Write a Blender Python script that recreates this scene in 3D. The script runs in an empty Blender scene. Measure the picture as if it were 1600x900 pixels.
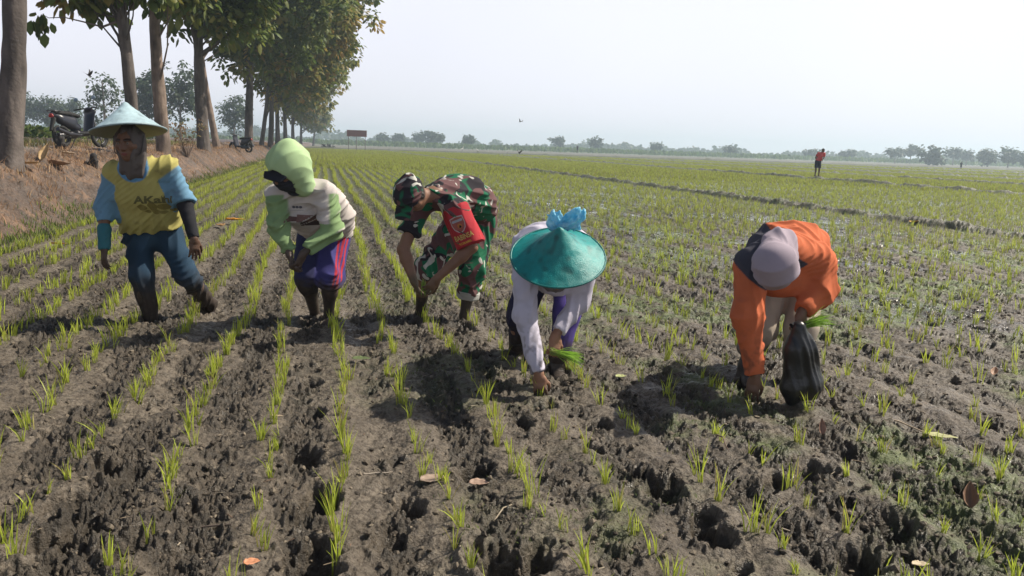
import bpy, math, random
import numpy as np
from mathutils import Vector, Matrix
from mathutils.bvhtree import BVHTree

# ------------------------------------------------------------------ camera, world, sun
SC = bpy.context.scene
FPX = 1209.0
CAMZ = 1.3
PITCH = math.atan(218.5/FPX)
ROLL = math.atan(0.033)
_F = np.array([0, math.cos(PITCH), -math.sin(PITCH)])
_r0 = np.array([1.0, 0, 0]); _u0 = np.array([0, math.sin(PITCH), math.cos(PITCH)])
_R = math.cos(ROLL)*_r0 + math.sin(ROLL)*_u0
_U = math.cos(ROLL)*_u0 - math.sin(ROLL)*_r0
cam_d = bpy.data.cameras.new('camera'); cam = bpy.data.objects.new('camera', cam_d)
SC.collection.objects.link(cam); SC.camera = cam
cam_d.sensor_width = 36; cam_d.lens = 36*FPX/1600.0
cam_d.clip_start = 0.05; cam_d.clip_end = 12000
M = Matrix(((_R[0], _U[0], -_F[0], 0), (_R[1], _U[1], -_F[1], 0), (_R[2], _U[2], -_F[2], CAMZ), (0, 0, 0, 1)))
cam.matrix_world = M

SUN_AZ = math.atan2(0.945, 0.33)      # clockwise from +Y
SUN_EL = math.radians(48)
w = bpy.data.worlds.new('World'); SC.world = w; w.use_nodes = True
nt = w.node_tree; nt.nodes.clear()
sky = nt.nodes.new('ShaderNodeTexSky'); sky.sky_type = 'NISHITA'; sky.sun_disc = False
sky.sun_elevation = SUN_EL; sky.sun_rotation = SUN_AZ
sky.air_density = 1.0; sky.dust_density = 3.0; sky.ozone_density = 1.0; sky.altitude = 0
bg = nt.nodes.new('ShaderNodeBackground'); bg.inputs['Strength'].default_value = 0.06
# thin high veil of cloud that whitens the whole sky
tc = nt.nodes.new('ShaderNodeTexCoord'); nz = nt.nodes.new('ShaderNodeTexNoise')
nz.inputs['Scale'].default_value = 1.3; nz.inputs['Detail'].default_value = 3
nt.links.new(tc.outputs['Generated'], nz.inputs['Vector'])
mr = nt.nodes.new('ShaderNodeMapRange'); mr.inputs['To Min'].default_value = 0.58; mr.inputs['To Max'].default_value = 0.86
nt.links.new(nz.outputs['Fac'], mr.inputs['Value'])
# the veil thins out towards the zenith
sp = nt.nodes.new('ShaderNodeSeparateXYZ'); nt.links.new(tc.outputs['Generated'], sp.inputs[0])
mz = nt.nodes.new('ShaderNodeMapRange'); mz.interpolation_type = 'SMOOTHSTEP'
mz.inputs['From Min'].default_value = .16; mz.inputs['From Max'].default_value = .42; mz.inputs['To Min'].default_value = 1.0; mz.inputs['To Max'].default_value = 0.0
nt.links.new(sp.outputs['Z'], mz.inputs['Value'])
ml = nt.nodes.new('ShaderNodeMath'); ml.operation = 'MULTIPLY'; nt.links.new(mr.outputs[0], ml.inputs[0]); nt.links.new(mz.outputs[0], ml.inputs[1])
mx = nt.nodes.new('ShaderNodeMix'); mx.data_type = 'RGBA'
mx.inputs['B'].default_value = (15.4, 15.3, 16.8, 1)
nt.links.new(ml.outputs[0], mx.inputs['Factor']); nt.links.new(sky.outputs[0], mx.inputs['A'])
nt.links.new(mx.outputs['Result'], bg.inputs['Color'])
out = nt.nodes.new('ShaderNodeOutputWorld'); nt.links.new(bg.outputs[0], out.inputs['Surface'])

sl = bpy.data.lights.new('sun', 'SUN'); sl.energy = 5.0; sl.angle = math.radians(0.6); sl.color = (1.0, 0.91, 0.77)
so = bpy.data.objects.new('sun', sl); SC.collection.objects.link(so)
SUNV = Vector((math.sin(SUN_AZ)*math.cos(SUN_EL), math.cos(SUN_AZ)*math.cos(SUN_EL), math.sin(SUN_EL)))
so.rotation_euler = SUNV.to_track_quat('Z', 'Y').to_euler(); so.location = (20, 20, 30)
SC.view_settings.view_transform = 'Standard'; SC.view_settings.look = 'None'
SC.view_settings.exposure = 0.42; SC.view_settings.gamma = 1
SC.cycles.max_bounces = 6; SC.cycles.transparent_max_bounces = 8; SC.cycles.volume_bounces = 2
SC.cycles.use_denoising = True
SC.cycles.sample_clamp_indirect = 6.0

# ------------------------------------------------------------------ helpers
rng = np.random.default_rng(7); random.seed(7)
def ray(px, py):
    d = _F*FPX + _R*(px-800) - _U*(py-450)
    return d/np.linalg.norm(d)
def at(px, py, z=0.0):
    d = ray(px, py); k = (z-CAMZ)/d[2]; return np.array([d[0]*k, d[1]*k, z])
def P(px, py, y):
    d = ray(px, py); k = y/d[1]; return np.array([0, 0, CAMZ]) + d*k
def hit(px, py):
    d = ray(px, py); k = np.linspace(1.5, 80, 2600); p = np.array([0, 0, CAMZ])+k[:, None]*d; g = gz(p[:, 0], p[:, 1]); w_ = np.where(p[:, 2] < g)[0]
    i = w_[0] if len(w_) else len(k)-1; return V3(p[i, 0], p[i, 1], g[i])
def proj(p):
    v = np.asarray(p, float) - np.array([0, 0, CAMZ]); z = v@_F
    return 800+FPX*(v@_R)/z, 450-FPX*(v@_U)/z
_vp = ray(505, 221.7); _vp = _vp[:2]/np.linalg.norm(_vp[:2])
TX, TY = _vp            # row direction
SX, SY = _vp[1], -_vp[0]  # lateral (to the right of the rows)
def st(x, y): return x*SX+y*SY, x*TX+y*TY
def xy(s, t): return s*SX+t*TX, s*SY+t*TY

def _hash(ix, iy, iz, seed):
    h = (ix.astype(np.int64)*374761393 + iy.astype(np.int64)*668265263 + iz.astype(np.int64)*2147483647*3 + seed*974634777) & 0xffffffff
    h = ((h ^ (h >> 13))*1274126177) & 0xffffffff
    return (h ^ (h >> 16)) & 0xffffffff
def perlin(x, y, seed=0):
    x0 = np.floor(x); y0 = np.floor(y); fx = x-x0; fy = y-y0
    x0 = x0.astype(np.int64); y0 = y0.astype(np.int64)
    u = fx*fx*fx*(fx*(fx*6-15)+10); v = fy*fy*fy*(fy*(fy*6-15)+10)
    def g(ax, ay, dx, dy):
        a = _hash(ax, ay, ax*0, seed).astype(np.float64)*(2*np.pi/4294967296.0)
        return np.cos(a)*dx+np.sin(a)*dy
    n00 = g(x0, y0, fx, fy); n10 = g(x0+1, y0, fx-1, fy)
    n01 = g(x0, y0+1, fx, fy-1); n11 = g(x0+1, y0+1, fx-1, fy-1)
    return ((n00*(1-u)+n10*u)*(1-v)+(n01*(1-u)+n11*u)*v)*1.5
def vnoise3(p, seed=0):
    f0 = np.floor(p); f = p-f0; i = f0.astype(np.int64); f = f*f*(3-2*f); r = 0
    for dx in (0, 1):
        for dy in (0, 1):
            for dz in (0, 1):
                h = _hash(i[:, 0]+dx, i[:, 1]+dy, i[:, 2]+dz, seed).astype(np.float64)/4294967296.0
                w_ = (f[:, 0] if dx else 1-f[:, 0])*(f[:, 1] if dy else 1-f[:, 1])*(f[:, 2] if dz else 1-f[:, 2])
                r = r+h*w_
    return r*2-1
def sstep(a, b, x):
    t = np.clip((x-a)/(b-a), 0, 1); return t*t*(3-2*t)

def set_attr(me, name, rgb):
    a = me.color_attributes.new(name, 'FLOAT_COLOR', 'POINT')
    c = np.ones((len(rgb), 4), np.float32); c[:, :3] = rgb
    a.data.foreach_set('color', c.ravel())
def mesh_np(name, V, faces, mats=(), smooth=True, mat_idx=None, attrs=None):
    """faces: (n,3) or (n,4) int array, or list of such arrays"""
    me = bpy.data.meshes.new(name)
    V = np.ascontiguousarray(V, np.float32)
    fl = faces if isinstance(faces, (list, tuple)) else [faces]
    fl = [np.asarray(f, np.int32) for f in fl if len(f)]
    tot = np.concatenate([np.full(len(f), f.shape[1], np.int32) for f in fl])
    loops = np.concatenate([f.ravel() for f in fl])
    me.vertices.add(len(V)); me.vertices.foreach_set('co', V.ravel())
    me.loops.add(len(loops)); me.loops.foreach_set('vertex_index', loops)
    me.polygons.add(len(tot)); st_ = np.concatenate([[0], np.cumsum(tot)[:-1]]).astype(np.int32)
    me.polygons.foreach_set('loop_start', st_)
    if mat_idx is not None: me.polygons.foreach_set('material_index', np.asarray(mat_idx, np.int32))
    me.update(calc_edges=True)
    me.polygons.foreach_set('use_smooth', np.full(len(tot), smooth, bool))
    for m in mats: me.materials.append(m)
    if attrs:
        for k, v in attrs.items(): set_attr(me, k, v)
    me.validate(verbose=False)
    return me
def link(name, me, parent=None, loc=None):
    o = bpy.data.objects.new(name, me); SC.collection.objects.link(o)
    if parent is not None: o.parent = parent
    if loc is not None: o.location = loc
    return o
def tag(o, label=None, cat=None, group=None, kind=None):
    if label: o['label'] = label
    if cat: o['category'] = cat
    if group: o['group'] = group
    if kind: o['kind'] = kind
    return o
def empty(name, loc=(0, 0, 0), rz=0.0):
    o = bpy.data.objects.new(name, None); SC.collection.objects.link(o)
    o.location = tuple(float(c) for c in loc); o.rotation_euler = (0, 0, rz); o.empty_display_size = 0.1
    return o
def copy_tree(o, parent=None):
    c = o.copy(); SC.collection.objects.link(c); c.parent = parent
    for ch in list(o.children): copy_tree(ch, c)
    return c

# mesh collector for boxes, tubes, lathes
class MB:
    def __init__(s): s.v = []; s.f4 = []; s.f3 = []; s.n = 0; s.c = []
    def add(s, V, F, col=None):
        V = np.asarray(V, float); F = np.asarray(F, int)
        s.v.append(V); (s.f4 if F.shape[1] == 4 else s.f3).append(F+s.n); s.n += len(V)
        s.c.append(np.tile(np.asarray(col if col is not None else (1, 1, 1), float), (len(V), 1)) if col is None or np.ndim(col) == 1 else col)
    def tube(s, pts, rad, n=8, col=None, caps=True):
        pts = np.asarray(pts, float); m = len(pts); rad = np.broadcast_to(np.asarray(rad, float), (m,))
        T = np.gradient(pts, axis=0); T /= np.linalg.norm(T, axis=1)[:, None]+1e-12
        ref = np.array([0, 0, 1.0]) if abs(T[0][2]) < .9 else np.array([1.0, 0, 0])
        A = np.cross(T, ref); A /= np.linalg.norm(A, axis=1)[:, None]+1e-12; B = np.cross(T, A)
        th = np.linspace(0, 2*np.pi, n, endpoint=False)
        V = (pts[:, None]+rad[:, None, None]*(np.cos(th)[None, :, None]*A[:, None]+np.sin(th)[None, :, None]*B[:, None])).reshape(-1, 3)
        F = [[i*n+j, i*n+(j+1) % n, (i+1)*n+(j+1) % n, (i+1)*n+j] for i in range(m-1) for j in range(n)]
        s.add(V, F, col)
        if caps:
            for e, c in ((0, pts[0]), (m-1, pts[-1])):
                ring = V[e*n:(e+1)*n]; s.add(np.vstack([ring, c]), [[j, (j+1) % n, n] for j in range(n)], col)
    def box(s, c, size, rot=None, col=None, bev=0.0):
        x, y, z = np.asarray(size, float)/2
        if bev <= 0:
            V = np.array([[sx*x, sy*y, sz*z] for sx in (-1, 1) for sy in (-1, 1) for sz in (-1, 1)])
            F = [[0, 1, 3, 2], [4, 6, 7, 5], [0, 4, 5, 1], [2, 3, 7, 6], [0, 2, 6, 4], [1, 5, 7, 3]]
        else:
            import bmesh
            bm = bmesh.new(); bmesh.ops.create_cube(bm, size=1)
            for v in bm.verts: v.co = Vector((v.co.x*2*x, v.co.y*2*y, v.co.z*2*z))
            bmesh.ops.bevel(bm, geom=list(bm.edges), offset=bev, segments=2, profile=.5, affect='EDGES')
            bmesh.ops.triangulate(bm, faces=bm.faces)
            V = np.array([v.co[:] for v in bm.verts]); F = [[v.index for v in f.verts] for f in bm.faces]; bm.free()
        if rot is not None: V = V@np.asarray(rot).T
        s.add(V+np.asarray(c), F, col)
    def lathe(s, prof, n=32, M3=None, c=(0, 0, 0), col=None):
        prof = np.asarray(prof, float); m = len(prof); th = np.linspace(0, 2*np.pi, n, endpoint=False)
        V = np.stack([prof[:, None, 0]*np.cos(th), prof[:, None, 0]*np.sin(th), np.broadcast_to(prof[:, None, 1], (m, n))], -1).reshape(-1, 3)
        F = [[i*n+j, i*n+(j+1) % n, (i+1)*n+(j+1) % n, (i+1)*n+j] for i in range(m-1) for j in range(n)]
        if M3 is not None: V = V@np.asarray(M3).T
        s.add(V+np.asarray(c), F, col)
    def build(s, name, mat, parent=None, smooth=True, loc=None):
        V = np.vstack(s.v); fs = []
        if s.f4: fs.append(np.vstack(s.f4))
        if s.f3: fs.append(np.vstack(s.f3))
        me = mesh_np(name, V, fs, [mat] if mat else [], smooth, attrs={'Col': np.vstack(s.c)})
        return link(name, me, parent, loc)

# ------------------------------------------------------------------ materials
def new_mat(name):
    m = bpy.data.materials.new(name); m.use_nodes = True; n = m.node_tree; n.nodes.clear()
    o = n.nodes.new('ShaderNodeOutputMaterial'); b = n.nodes.new('ShaderNodeBsdfPrincipled')
    n.links.new(b.outputs[0], o.inputs['Surface']); return m, n, b, o
def N(n, t, **kw):
    x = n.nodes.new('ShaderNode'+t)
    for k, v in kw.items():
        if k in x.inputs.keys(): x.inputs[k].default_value = v
        else: setattr(x, k, v)
    return x
def simple_mat(name, col, rough=.6, noise=.25, scale=30., bump=.0, attr=False, metal=0., bscale=None, spec=.5, transl=None):
    m, n, b, o = new_mat(name)
    tcn = N(n, 'TexCoord'); nzn = N(n, 'TexNoise', Scale=scale, Detail=5.)
    n.links.new(tcn.outputs['Object'], nzn.inputs['Vector'])
    mp = N(n, 'MapRange'); mp.inputs['To Min'].default_value = 1-noise; mp.inputs['To Max'].default_value = 1+noise
    n.links.new(nzn.outputs['Fac'], mp.inputs['Value'])
    mul = N(n, 'VectorMath', operation='MULTIPLY')
    if attr:
        a = N(n, 'Attribute', attribute_name='Col'); n.links.new(a.outputs['Color'], mul.inputs[0])
    else: mul.inputs[0].default_value = col
    cb = N(n, 'CombineXYZ')
    for i in range(3): n.links.new(mp.outputs[0], cb.inputs[i])
    n.links.new(cb.outputs[0], mul.inputs[1]); n.links.new(mul.outputs[0], b.inputs['Base Color'])
    b.inputs['Roughness'].default_value = rough; b.inputs['Metallic'].default_value = metal
    b.inputs['Specular IOR Level'].default_value = spec
    if bump:
        bn = N(n, 'TexNoise', Scale=bscale or scale*4, Detail=4.); n.links.new(tcn.outputs['Object'], bn.inputs['Vector'])
        bp = N(n, 'Bump', Strength=bump, Distance=.01); n.links.new(bn.outputs['Fac'], bp.inputs['Height'])
        n.links.new(bp.outputs[0], b.inputs['Normal'])
    if transl:
        tr = N(n, 'BsdfTranslucent'); ms = N(n, 'MixShader'); ms.inputs[0].default_value = transl
        n.links.new(mul.outputs[0], tr.inputs['Color']); n.links.new(b.outputs[0], ms.inputs[1]); n.links.new(tr.outputs[0], ms.inputs[2])
        n.links.new(ms.outputs[0], o.inputs['Surface'])
    return m
# ------------------------------------------------------------------ ground
ROW_S = 0.335; ROW_0 = float(st(*at(550, 860)[:2])[0])
HOLES = []
for (px, py, sc_) in [(486, 600, .8), (476, 716, 1.2), (492, 650, .9), (495, 785, 1.3), (488, 878, 1.5), (100, 800, 1.1), (135, 822, 1.), (70, 852, 1.2),
                   (228, 632, .9), (166, 736, 1.), (742, 740, 1.2), (1005, 748, 1.), (1035, 775, 1.2), (940, 664, .9), (780, 885, 1.4), (1345, 885, 1.3),
                   (272, 566, .7), (640, 500, .8), (600, 470, .7), (820, 600, .9), (1110, 840, 1.1), (1275, 738, 1.), (1400, 826, 1.3), (1060, 572, .8), (840, 880, 1.1),
                   (1500, 770, 1.4), (610, 840, 1.0), (640, 795, .9), (205, 855, 1.), (315, 610, .7), (1210, 760, 1.), (1180, 712, .9), (1320, 715, .9)]:
    p = at(px, py); HOLES.append((p[0], p[1], sc_*.82))
hr = np.random.default_rng(3)
for k in range(-9, 30):
    if hr.random() < .45: continue
    t = 1.2 + hr.random()
    while t < 20:
        s_ = ROW_0 + (k+.5)*ROW_S + hr.normal()*.05
        if s_ > -3.6 and s_ < 11.6:
            x, y = xy(s_, t)
            HOLES.append((x, y, .42+hr.random()*.4))
        t += .28 + hr.random()*1.1
PEOPLE_FEET = [(at(235, 500)), (at(327, 487)), (at(490, 498)), (at(514, 507)), (at(655, 505)), (at(724, 510)), (at(806, 560)), (at(872, 585)), (at(1165, 605)), (at(1245, 612)), (at(848, 638)), (at(1174, 626))]
for p in PEOPLE_FEET: HOLES.append((p[0], p[1], .9))
_hx = np.array(HOLES)
BUNDS = [(12.1, .15, .35), (29.3, .2, .6), (43, .2, .7), (58, .25, .8), (78, .25, 1.), (104, .3, 1.2)]

def bank_profile(s, t):
    w_ = .25*perlin(t*.35, s*0+3.1, 5)+.12*perlin(t*1.3, s*0+7.7, 6)
    q = -(s+3.55+w_)
    h = .80*sstep(0, 1.25, q) + .2*sstep(1.0, 4.0, q)
    return h, q
def hole_field(x, y):
    """depression depth of the footprints, evaluated through a coarse bucket search"""
    z = np.zeros_like(x)
    for hx, hy, sc_ in _hx:
        if hy < 0.5: continue
        sel = np.where((np.abs(x-hx) < .3*sc_) & (np.abs(y-hy) < .34*sc_))[0]
        if not len(sel): continue
        dx = (x[sel]-hx)/sc_; dy = (y[sel]-hy)/sc_
        an = (hx*37.7) % 3.1 - 1.5; an *= .5
        a = dx*math.cos(an)+dy*math.sin(an); b = -dx*math.sin(an)+dy*math.cos(an)
        r = np.sqrt((a/.060)**2+(b/.095)**2) + .42*perlin(x[sel]*14, y[sel]*14, 12)+.25*perlin(x[sel]*40, y[sel]*40, 13)
        z[sel] += (-.095*np.exp(-np.clip(r, 0, 5)**3) + .026*np.exp(-((r-1.45)/.35)**2))*min(1., sc_)
    return z
def ground_parts(x, y):
    s, t = st(x, y); d = np.hypot(x, y)
    hb, q = bank_profile(s, t)
    field = 1-sstep(-.15, .2, q)
    near = 1-sstep(18, 45, d)
    # churned strips running along the rows
    ch = perlin(s*1.45+.3, t*.22, 21)*.65+perlin(s*3.1, t*1.3, 22)*.6+perlin(s*7, t*5, 23)*.45+perlin(x*17, y*17, 24)*.35-.36*np.cos((s-ROW_0)/ROW_S*2*np.pi)
    ch = sstep(-.40, .42, ch)
    ch = np.maximum(ch, sstep(9, 14, t)*.55)
    bil = lambda f, sd: np.abs(perlin(x*f+perlin(x*f*.5, y*f*.5, sd+40)*.6, y*f+perlin(x*f*.5+9, y*f*.5, sd+41)*.6, sd))
    lump = .028*bil(6.5, 1)+.046*bil(15, 2)+.040*bil(33, 3)+.020*bil(68, 4)
    flat = .014*perlin(x*6, y*6, 8)+.010*perlin(x*19, y*19, 9)+.006*bil(42, 5)+.003*perlin(x*95, y*95, 10)
    z = field*near*(ch*(lump-.035)+(1-ch)*flat)
    # slight furrow between the rows
    ph = (s-ROW_0)/ROW_S*2*np.pi
    z += field*.012*np.cos(ph)*(1-.6*sstep(30, 90, d))
    z += field*.02*perlin(x*.8, y*.8, 11)*near
    # bunds
    bm = np.zeros_like(x)
    for bs, bh, bw in BUNDS:
        off = .12*perlin(t*.4, t*0+bs, 30)+.05*perlin(t*1.7, t*0+bs, 31)
        g = np.exp(-((s-bs-off)/(bw*.55))**4); bm = np.maximum(bm, g)
        z += g*bh*(.75+.5*perlin(t*.9, t*0+bs*2, 32)+.35*perlin(x*3, y*3, 33)+.3*bil(8, 34))
    # cross bund at the far end of the field
    g = np.exp(-((t-150)/1.6)**4)*(s > -4); bm = np.maximum(bm, g); z += g*.35
    # wet hollows where a film of water stands
    wet = sstep(.0, .25, perlin(x*.45+5, y*.45, 50)*.8+.45*perlin(x*2.2, y*2.2, 51))*sstep(3.4, 5.5, s)*(1-sstep(10.8, 11.6, s))*sstep(4.5, 7.5, y)*(1-sstep(22, 34, y))
    wet = np.maximum(wet, .8*sstep(.1, .3, perlin(x*.3+8, y*.3, 52))*sstep(12.6, 13.2, s)*(1-sstep(24, 28, s))*(y < 45))
    lvl = .011
    pond = wet*sstep(.0, .012, lvl-z)
    z = np.where(wet > .25, np.maximum(z, lvl+.0015*perlin(x*4, y*4, 53)), z)
    # bank
    zb = hb + (1-field)*near*(.10*perlin(x*1.4, y*1.4, 60)+.07*perlin(x*3.5, y*3.5, 61)+.06*bil(6, 62)+.035*bil(15, 63)+.015*bil(38, 64))*sstep(-.1, .5, q)*(1-.75*sstep(1.7, 3.4, q))
    z = z+zb
    z += hole_field(x, y)*field
    return z, s, t, q, ch, bm, wet, pond
def gz(x, y):
    z = ground_parts(np.atleast_1d(np.asarray(x, float)), np.atleast_1d(np.asarray(y, float)))[0]
    return z if np.ndim(x) else float(z[0])

def build_ground():
    ys = [1.3]
    while ys[-1] < 60: ys.append(ys[-1]*1.0031)
    while ys[-1] < 320: ys.append(ys[-1]*1.012)
    while ys[-1] < 7000: ys.append(ys[-1]*1.3)
    ys = np.array([-400, -100, -30, -10, -4, -1.5, -.3, .3, .7, 1.0, 1.15]+ys)
    u = np.linspace(-1, 1, 1151)
    ext = np.cumsum(1.6**np.arange(16)*.02)
    u = np.concatenate([-1-ext[::-1], u, 1+ext])
    W = np.where(ys > 0, np.sqrt((.86*ys)**2+1.2**2), 1.2)
    X = u[None, :]*W[:, None]; Y = np.broadcast_to(ys[:, None], X.shape)
    x = X.ravel(); y = Y.ravel().copy()
    z, s, t, q, ch, bm, wet, pond = ground_parts(x, y)
    nr, nc = X.shape
    i = np.arange(nr*nc).reshape(nr, nc)
    F = np.stack([i[:-1, :-1], i[:-1, 1:], i[1:, 1:], i[1:, :-1]], -1).reshape(-1, 4)
    d = np.hypot(x, y)
    bank = sstep(-.2, .35, q)
    alg = sstep(-.05, .35, perlin(x*.7+3, y*.7, 70)+.4*perlin(x*3, y*3, 71))*sstep(-.4, 2.4, s)*(1-bm)
    alg = np.maximum(alg*(.8+.3*sstep(3, 7, s)), .55*sstep(8, 26, d))*(1-bank)
    A = np.stack([bank, alg, np.maximum(pond, 0)], 1)
    brown = sstep(151, 153, t)*(1-sstep(330, 380, t))
    row = .5+.5*np.cos((s-ROW_0)/ROW_S*2*np.pi)
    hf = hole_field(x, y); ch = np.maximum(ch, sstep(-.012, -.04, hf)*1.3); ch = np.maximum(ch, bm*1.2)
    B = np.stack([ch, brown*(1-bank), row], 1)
    C = np.stack([sstep(1.6, 2.6, q)*(1-sstep(4.2, 5.0, q+.25*perlin(t*.5, t*0, 80))), sstep(330, 380, t), wet], 1)
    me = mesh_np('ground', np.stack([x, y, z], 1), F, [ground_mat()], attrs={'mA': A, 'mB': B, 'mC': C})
    return tag(link('ground', me), kind='structure', label='muddy rice field with planted rows, footprints, earth bunds and roadside bank')

def ground_mat():
    m, n, b, o = new_mat('mud')
    L = n.links.new
    g = N(n, 'NewGeometry'); pos = g.outputs['Position']
    def noise(scale, det=6., rough=.6, dist=0.):
        x = N(n, 'TexNoise', Scale=scale, Detail=det, Roughness=rough, Distortion=dist); L(pos, x.inputs['Vector']); return x.outputs['Fac']
    def ramp(v, a, c, lo=0., hi=1.):
        x = N(n, 'MapRange', interpolation_type='SMOOTHSTEP'); L(v, x.inputs['Value'])
        x.inputs['From Min'].default_value = a; x.inputs['From Max'].default_value = c
        x.inputs['To Min'].default_value = lo; x.inputs['To Max'].default_value = hi; return x.outputs[0]
    def mix(f, a, c):
        x = N(n, 'Mix', data_type='RGBA')
        if hasattr(f, 'links'): L(f, x.inputs['Factor'])
        else: x.inputs['Factor'].default_value = f
        for v, k in ((a, 'A'), (c, 'B')):
            if hasattr(v, 'links'): L(v, x.inputs[k])
            else: x.inputs[k].default_value = (*v, 1)
        return x.outputs['Result']
    def math_(op, a, c):
        x = N(n, 'Math', operation=op)
        for i, v in enumerate((a, c)):
            if hasattr(v, 'links'): L(v, x.inputs[i])
            else: x.inputs[i].default_value = v
        return x.outputs[0]
    def attr(nm):
        a = N(n, 'Attribute', attribute_name=nm); s = N(n, 'SeparateColor'); L(a.outputs['Color'], s.inputs[0]); return s.outputs
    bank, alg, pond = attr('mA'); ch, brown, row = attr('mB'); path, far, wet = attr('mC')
    dry = mix(ramp(noise(3.), .3, .7), (.108, .088, .065), (.172, .144, .110))
    dry = mix(ramp(noise(45.), .42, .62), dry, (.068, .053, .037))
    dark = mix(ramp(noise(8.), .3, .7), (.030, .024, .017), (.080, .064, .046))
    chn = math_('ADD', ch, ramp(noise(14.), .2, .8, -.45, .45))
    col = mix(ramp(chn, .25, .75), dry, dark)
    # crumbs of pale dry crust on the churned soil
    col = mix(ramp(noise(60., 3.), .60, .70, 0, .5), col, (.165, .132, .102))
    algn = math_('MULTIPLY', alg, ramp(noise(6., 7., .7), .38, .58))
    col = mix(math_('MULTIPLY', algn, .85), col, mix(ramp(noise(20.), .3, .7), (.085, .130, .035), (.15, .20, .055)))
    col = mix(math_('MULTIPLY', ramp(wet, 0, 1), .35), col, (.05, .043, .036))
    # bank: brown dry earth with straw
    bk = mix(ramp(noise(1.6), .35, .65), (.080, .050, .032), (.185, .112, .068))
    bk = mix(ramp(noise(.9, 5.), .5, .62, 0, .7), bk, (.065, .050, .042))  # broad dark patches: dark litter, and shadow areas put into the colour
    bk = mix(ramp(noise(11., 8.), .45, .62), bk, (.060, .044, .034))
    bk = mix(ramp(noise(50., 3.), .58, .7, 0, .5), bk, (.32, .23, .155))
    col = mix(bank, col, bk)
    pa = mix(ramp(noise(2.5), .3, .7), (.20, .175, .15), (.14, .12, .10))
    col = mix(math_('MULTIPLY', path, .85), col, pa)
    br = mix(ramp(noise(.06), .35, .65), (.13, .105, .078), (.11, .10, .06))
    br = mix(ramp(noise(3.), .4, .6), br, (.10, .09, .05))
    col = mix(brown, col, br)
    fg = mix(ramp(noise(.02), .4, .6), (.11, .14, .05), (.17, .16, .08))
    col = mix(far, col, fg)
    L(col, b.inputs['Base Color'])
    r1 = ramp(noise(9.), .3, .7, .28, .72)
    r2 = mix(ramp(wet, .2, .8), (1, 1, 1), (.55, .55, .55))
    sx = N(n, 'SeparateColor'); L(r2, sx.inputs[0])
    r3 = math_('MULTIPLY', r1, sx.outputs[0])
    pm = math_('SUBTRACT', 1., math_('MULTIPLY', pond, .92))
    L(math_('MULTIPLY', r3, pm), b.inputs['Roughness'])
    b.inputs['Specular IOR Level'].default_value = .5
    bp = N(n, 'Bump', Strength=.9, Distance=.014)
    hh = math_('ADD', noise(70., 5., .65), math_('MULTIPLY', noise(190., 3.), .4)); L(math_('MULTIPLY', hh, pm), bp.inputs['Height'])
    bp2 = N(n, 'Bump', Strength=.5, Distance=.05); L(math_('MULTIPLY', noise(16., 5.), pm), bp2.inputs['Height']); L(bp.outputs[0], bp2.inputs['Normal'])
    L(bp2.outputs[0], b.inputs['Normal'])
    return m
GROUND = build_ground()

# ------------------------------------------------------------------ haze
def build_haze():
    x0, x1, y0, y1, z0, z1 = -1500, 1500, -60, 1500, -2.5, 30
    V = [[x, y, z] for x in (x0, x1) for y in (y0, y1) for z in (z0, z1)]
    F = [[0, 1, 3, 2], [4, 6, 7, 5], [0, 4, 5, 1], [2, 3, 7, 6], [0, 2, 6, 4], [1, 5, 7, 3]]
    m = bpy.data.materials.new('haze'); m.use_nodes = True; n = m.node_tree; n.nodes.clear()
    o = n.nodes.new('ShaderNodeOutputMaterial'); v = n.nodes.new('ShaderNodeVolumePrincipled')
    v.inputs['Color'].default_value = (.70, .86, 1.0, 1); v.inputs['Density'].default_value = HAZE_D
    v.inputs['Anisotropy'].default_value = .35
    n.links.new(v.outputs[0], o.inputs['Volume'])
    me = mesh_np('haze', np.array(V, float), np.array(F), [m], smooth=False)
    tag(link('haze', me), kind='stuff')
HAZE_D = .00095
build_haze()
# ------------------------------------------------------------------ rice seedlings
def rice_mat():
    m = simple_mat('rice_leaf', (0, 0, 0), rough=.45, noise=.2, scale=8, attr=True, transl=.45, spec=.35)
    n = m.node_tree
    # vary the tone a little from tuft to tuft
    b = [x for x in n.nodes if x.type == 'BSDF_PRINCIPLED'][0]
    return m
RICE = rice_mat()
def blades(n, h, spread, wid, seg, r, lean=.5):
    """returns V (n blades), F, C for one tuft"""
    V = []; F = []; C = []
    for i in range(n):
        a = r.random()*6.283; ra = spread*math.sqrt(r.random()); bx, by = ra*math.cos(a), ra*math.sin(a)
        hh = h*(.55+.55*r.random()); la = r.random()*6.283; ln = hh*(.12+lean*r.random()**1.5)
        pa = r.random()*6.283; wx, wy = math.cos(pa)*wid/2*(.7+.6*r.random()), math.sin(pa)*wid/2
        base = len(V)
        tone = r.random()
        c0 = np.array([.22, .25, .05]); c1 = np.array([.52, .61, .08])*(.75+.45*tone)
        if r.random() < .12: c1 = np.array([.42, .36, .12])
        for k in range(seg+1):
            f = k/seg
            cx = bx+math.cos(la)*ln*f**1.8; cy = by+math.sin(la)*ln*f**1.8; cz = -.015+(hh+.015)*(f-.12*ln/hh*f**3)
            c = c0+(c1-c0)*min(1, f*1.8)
            if k == seg: V.append((cx, cy, cz)); C.append(c)
            else:
                w_ = (1-f**2*.7)
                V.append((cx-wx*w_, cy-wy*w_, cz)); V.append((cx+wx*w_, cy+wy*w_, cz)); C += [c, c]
        for k in range(seg-1): F.append((base+2*k, base+2*k+1, base+2*k+3, base+2*k+2))
        k = seg-1; F.append((base+2*k, base+2*k+1, base+2*k+2, base+2*k+2))
    F = np.array(F)
    return np.array(V), F, np.array(C)
def split_tri(F):
    t = F[F[:, 2] == F[:, 3]][:, :3]; q = F[F[:, 2] != F[:, 3]]; return [q, t] if len(q) else [t]
rr = random.Random(11)
tufts = []
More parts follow.
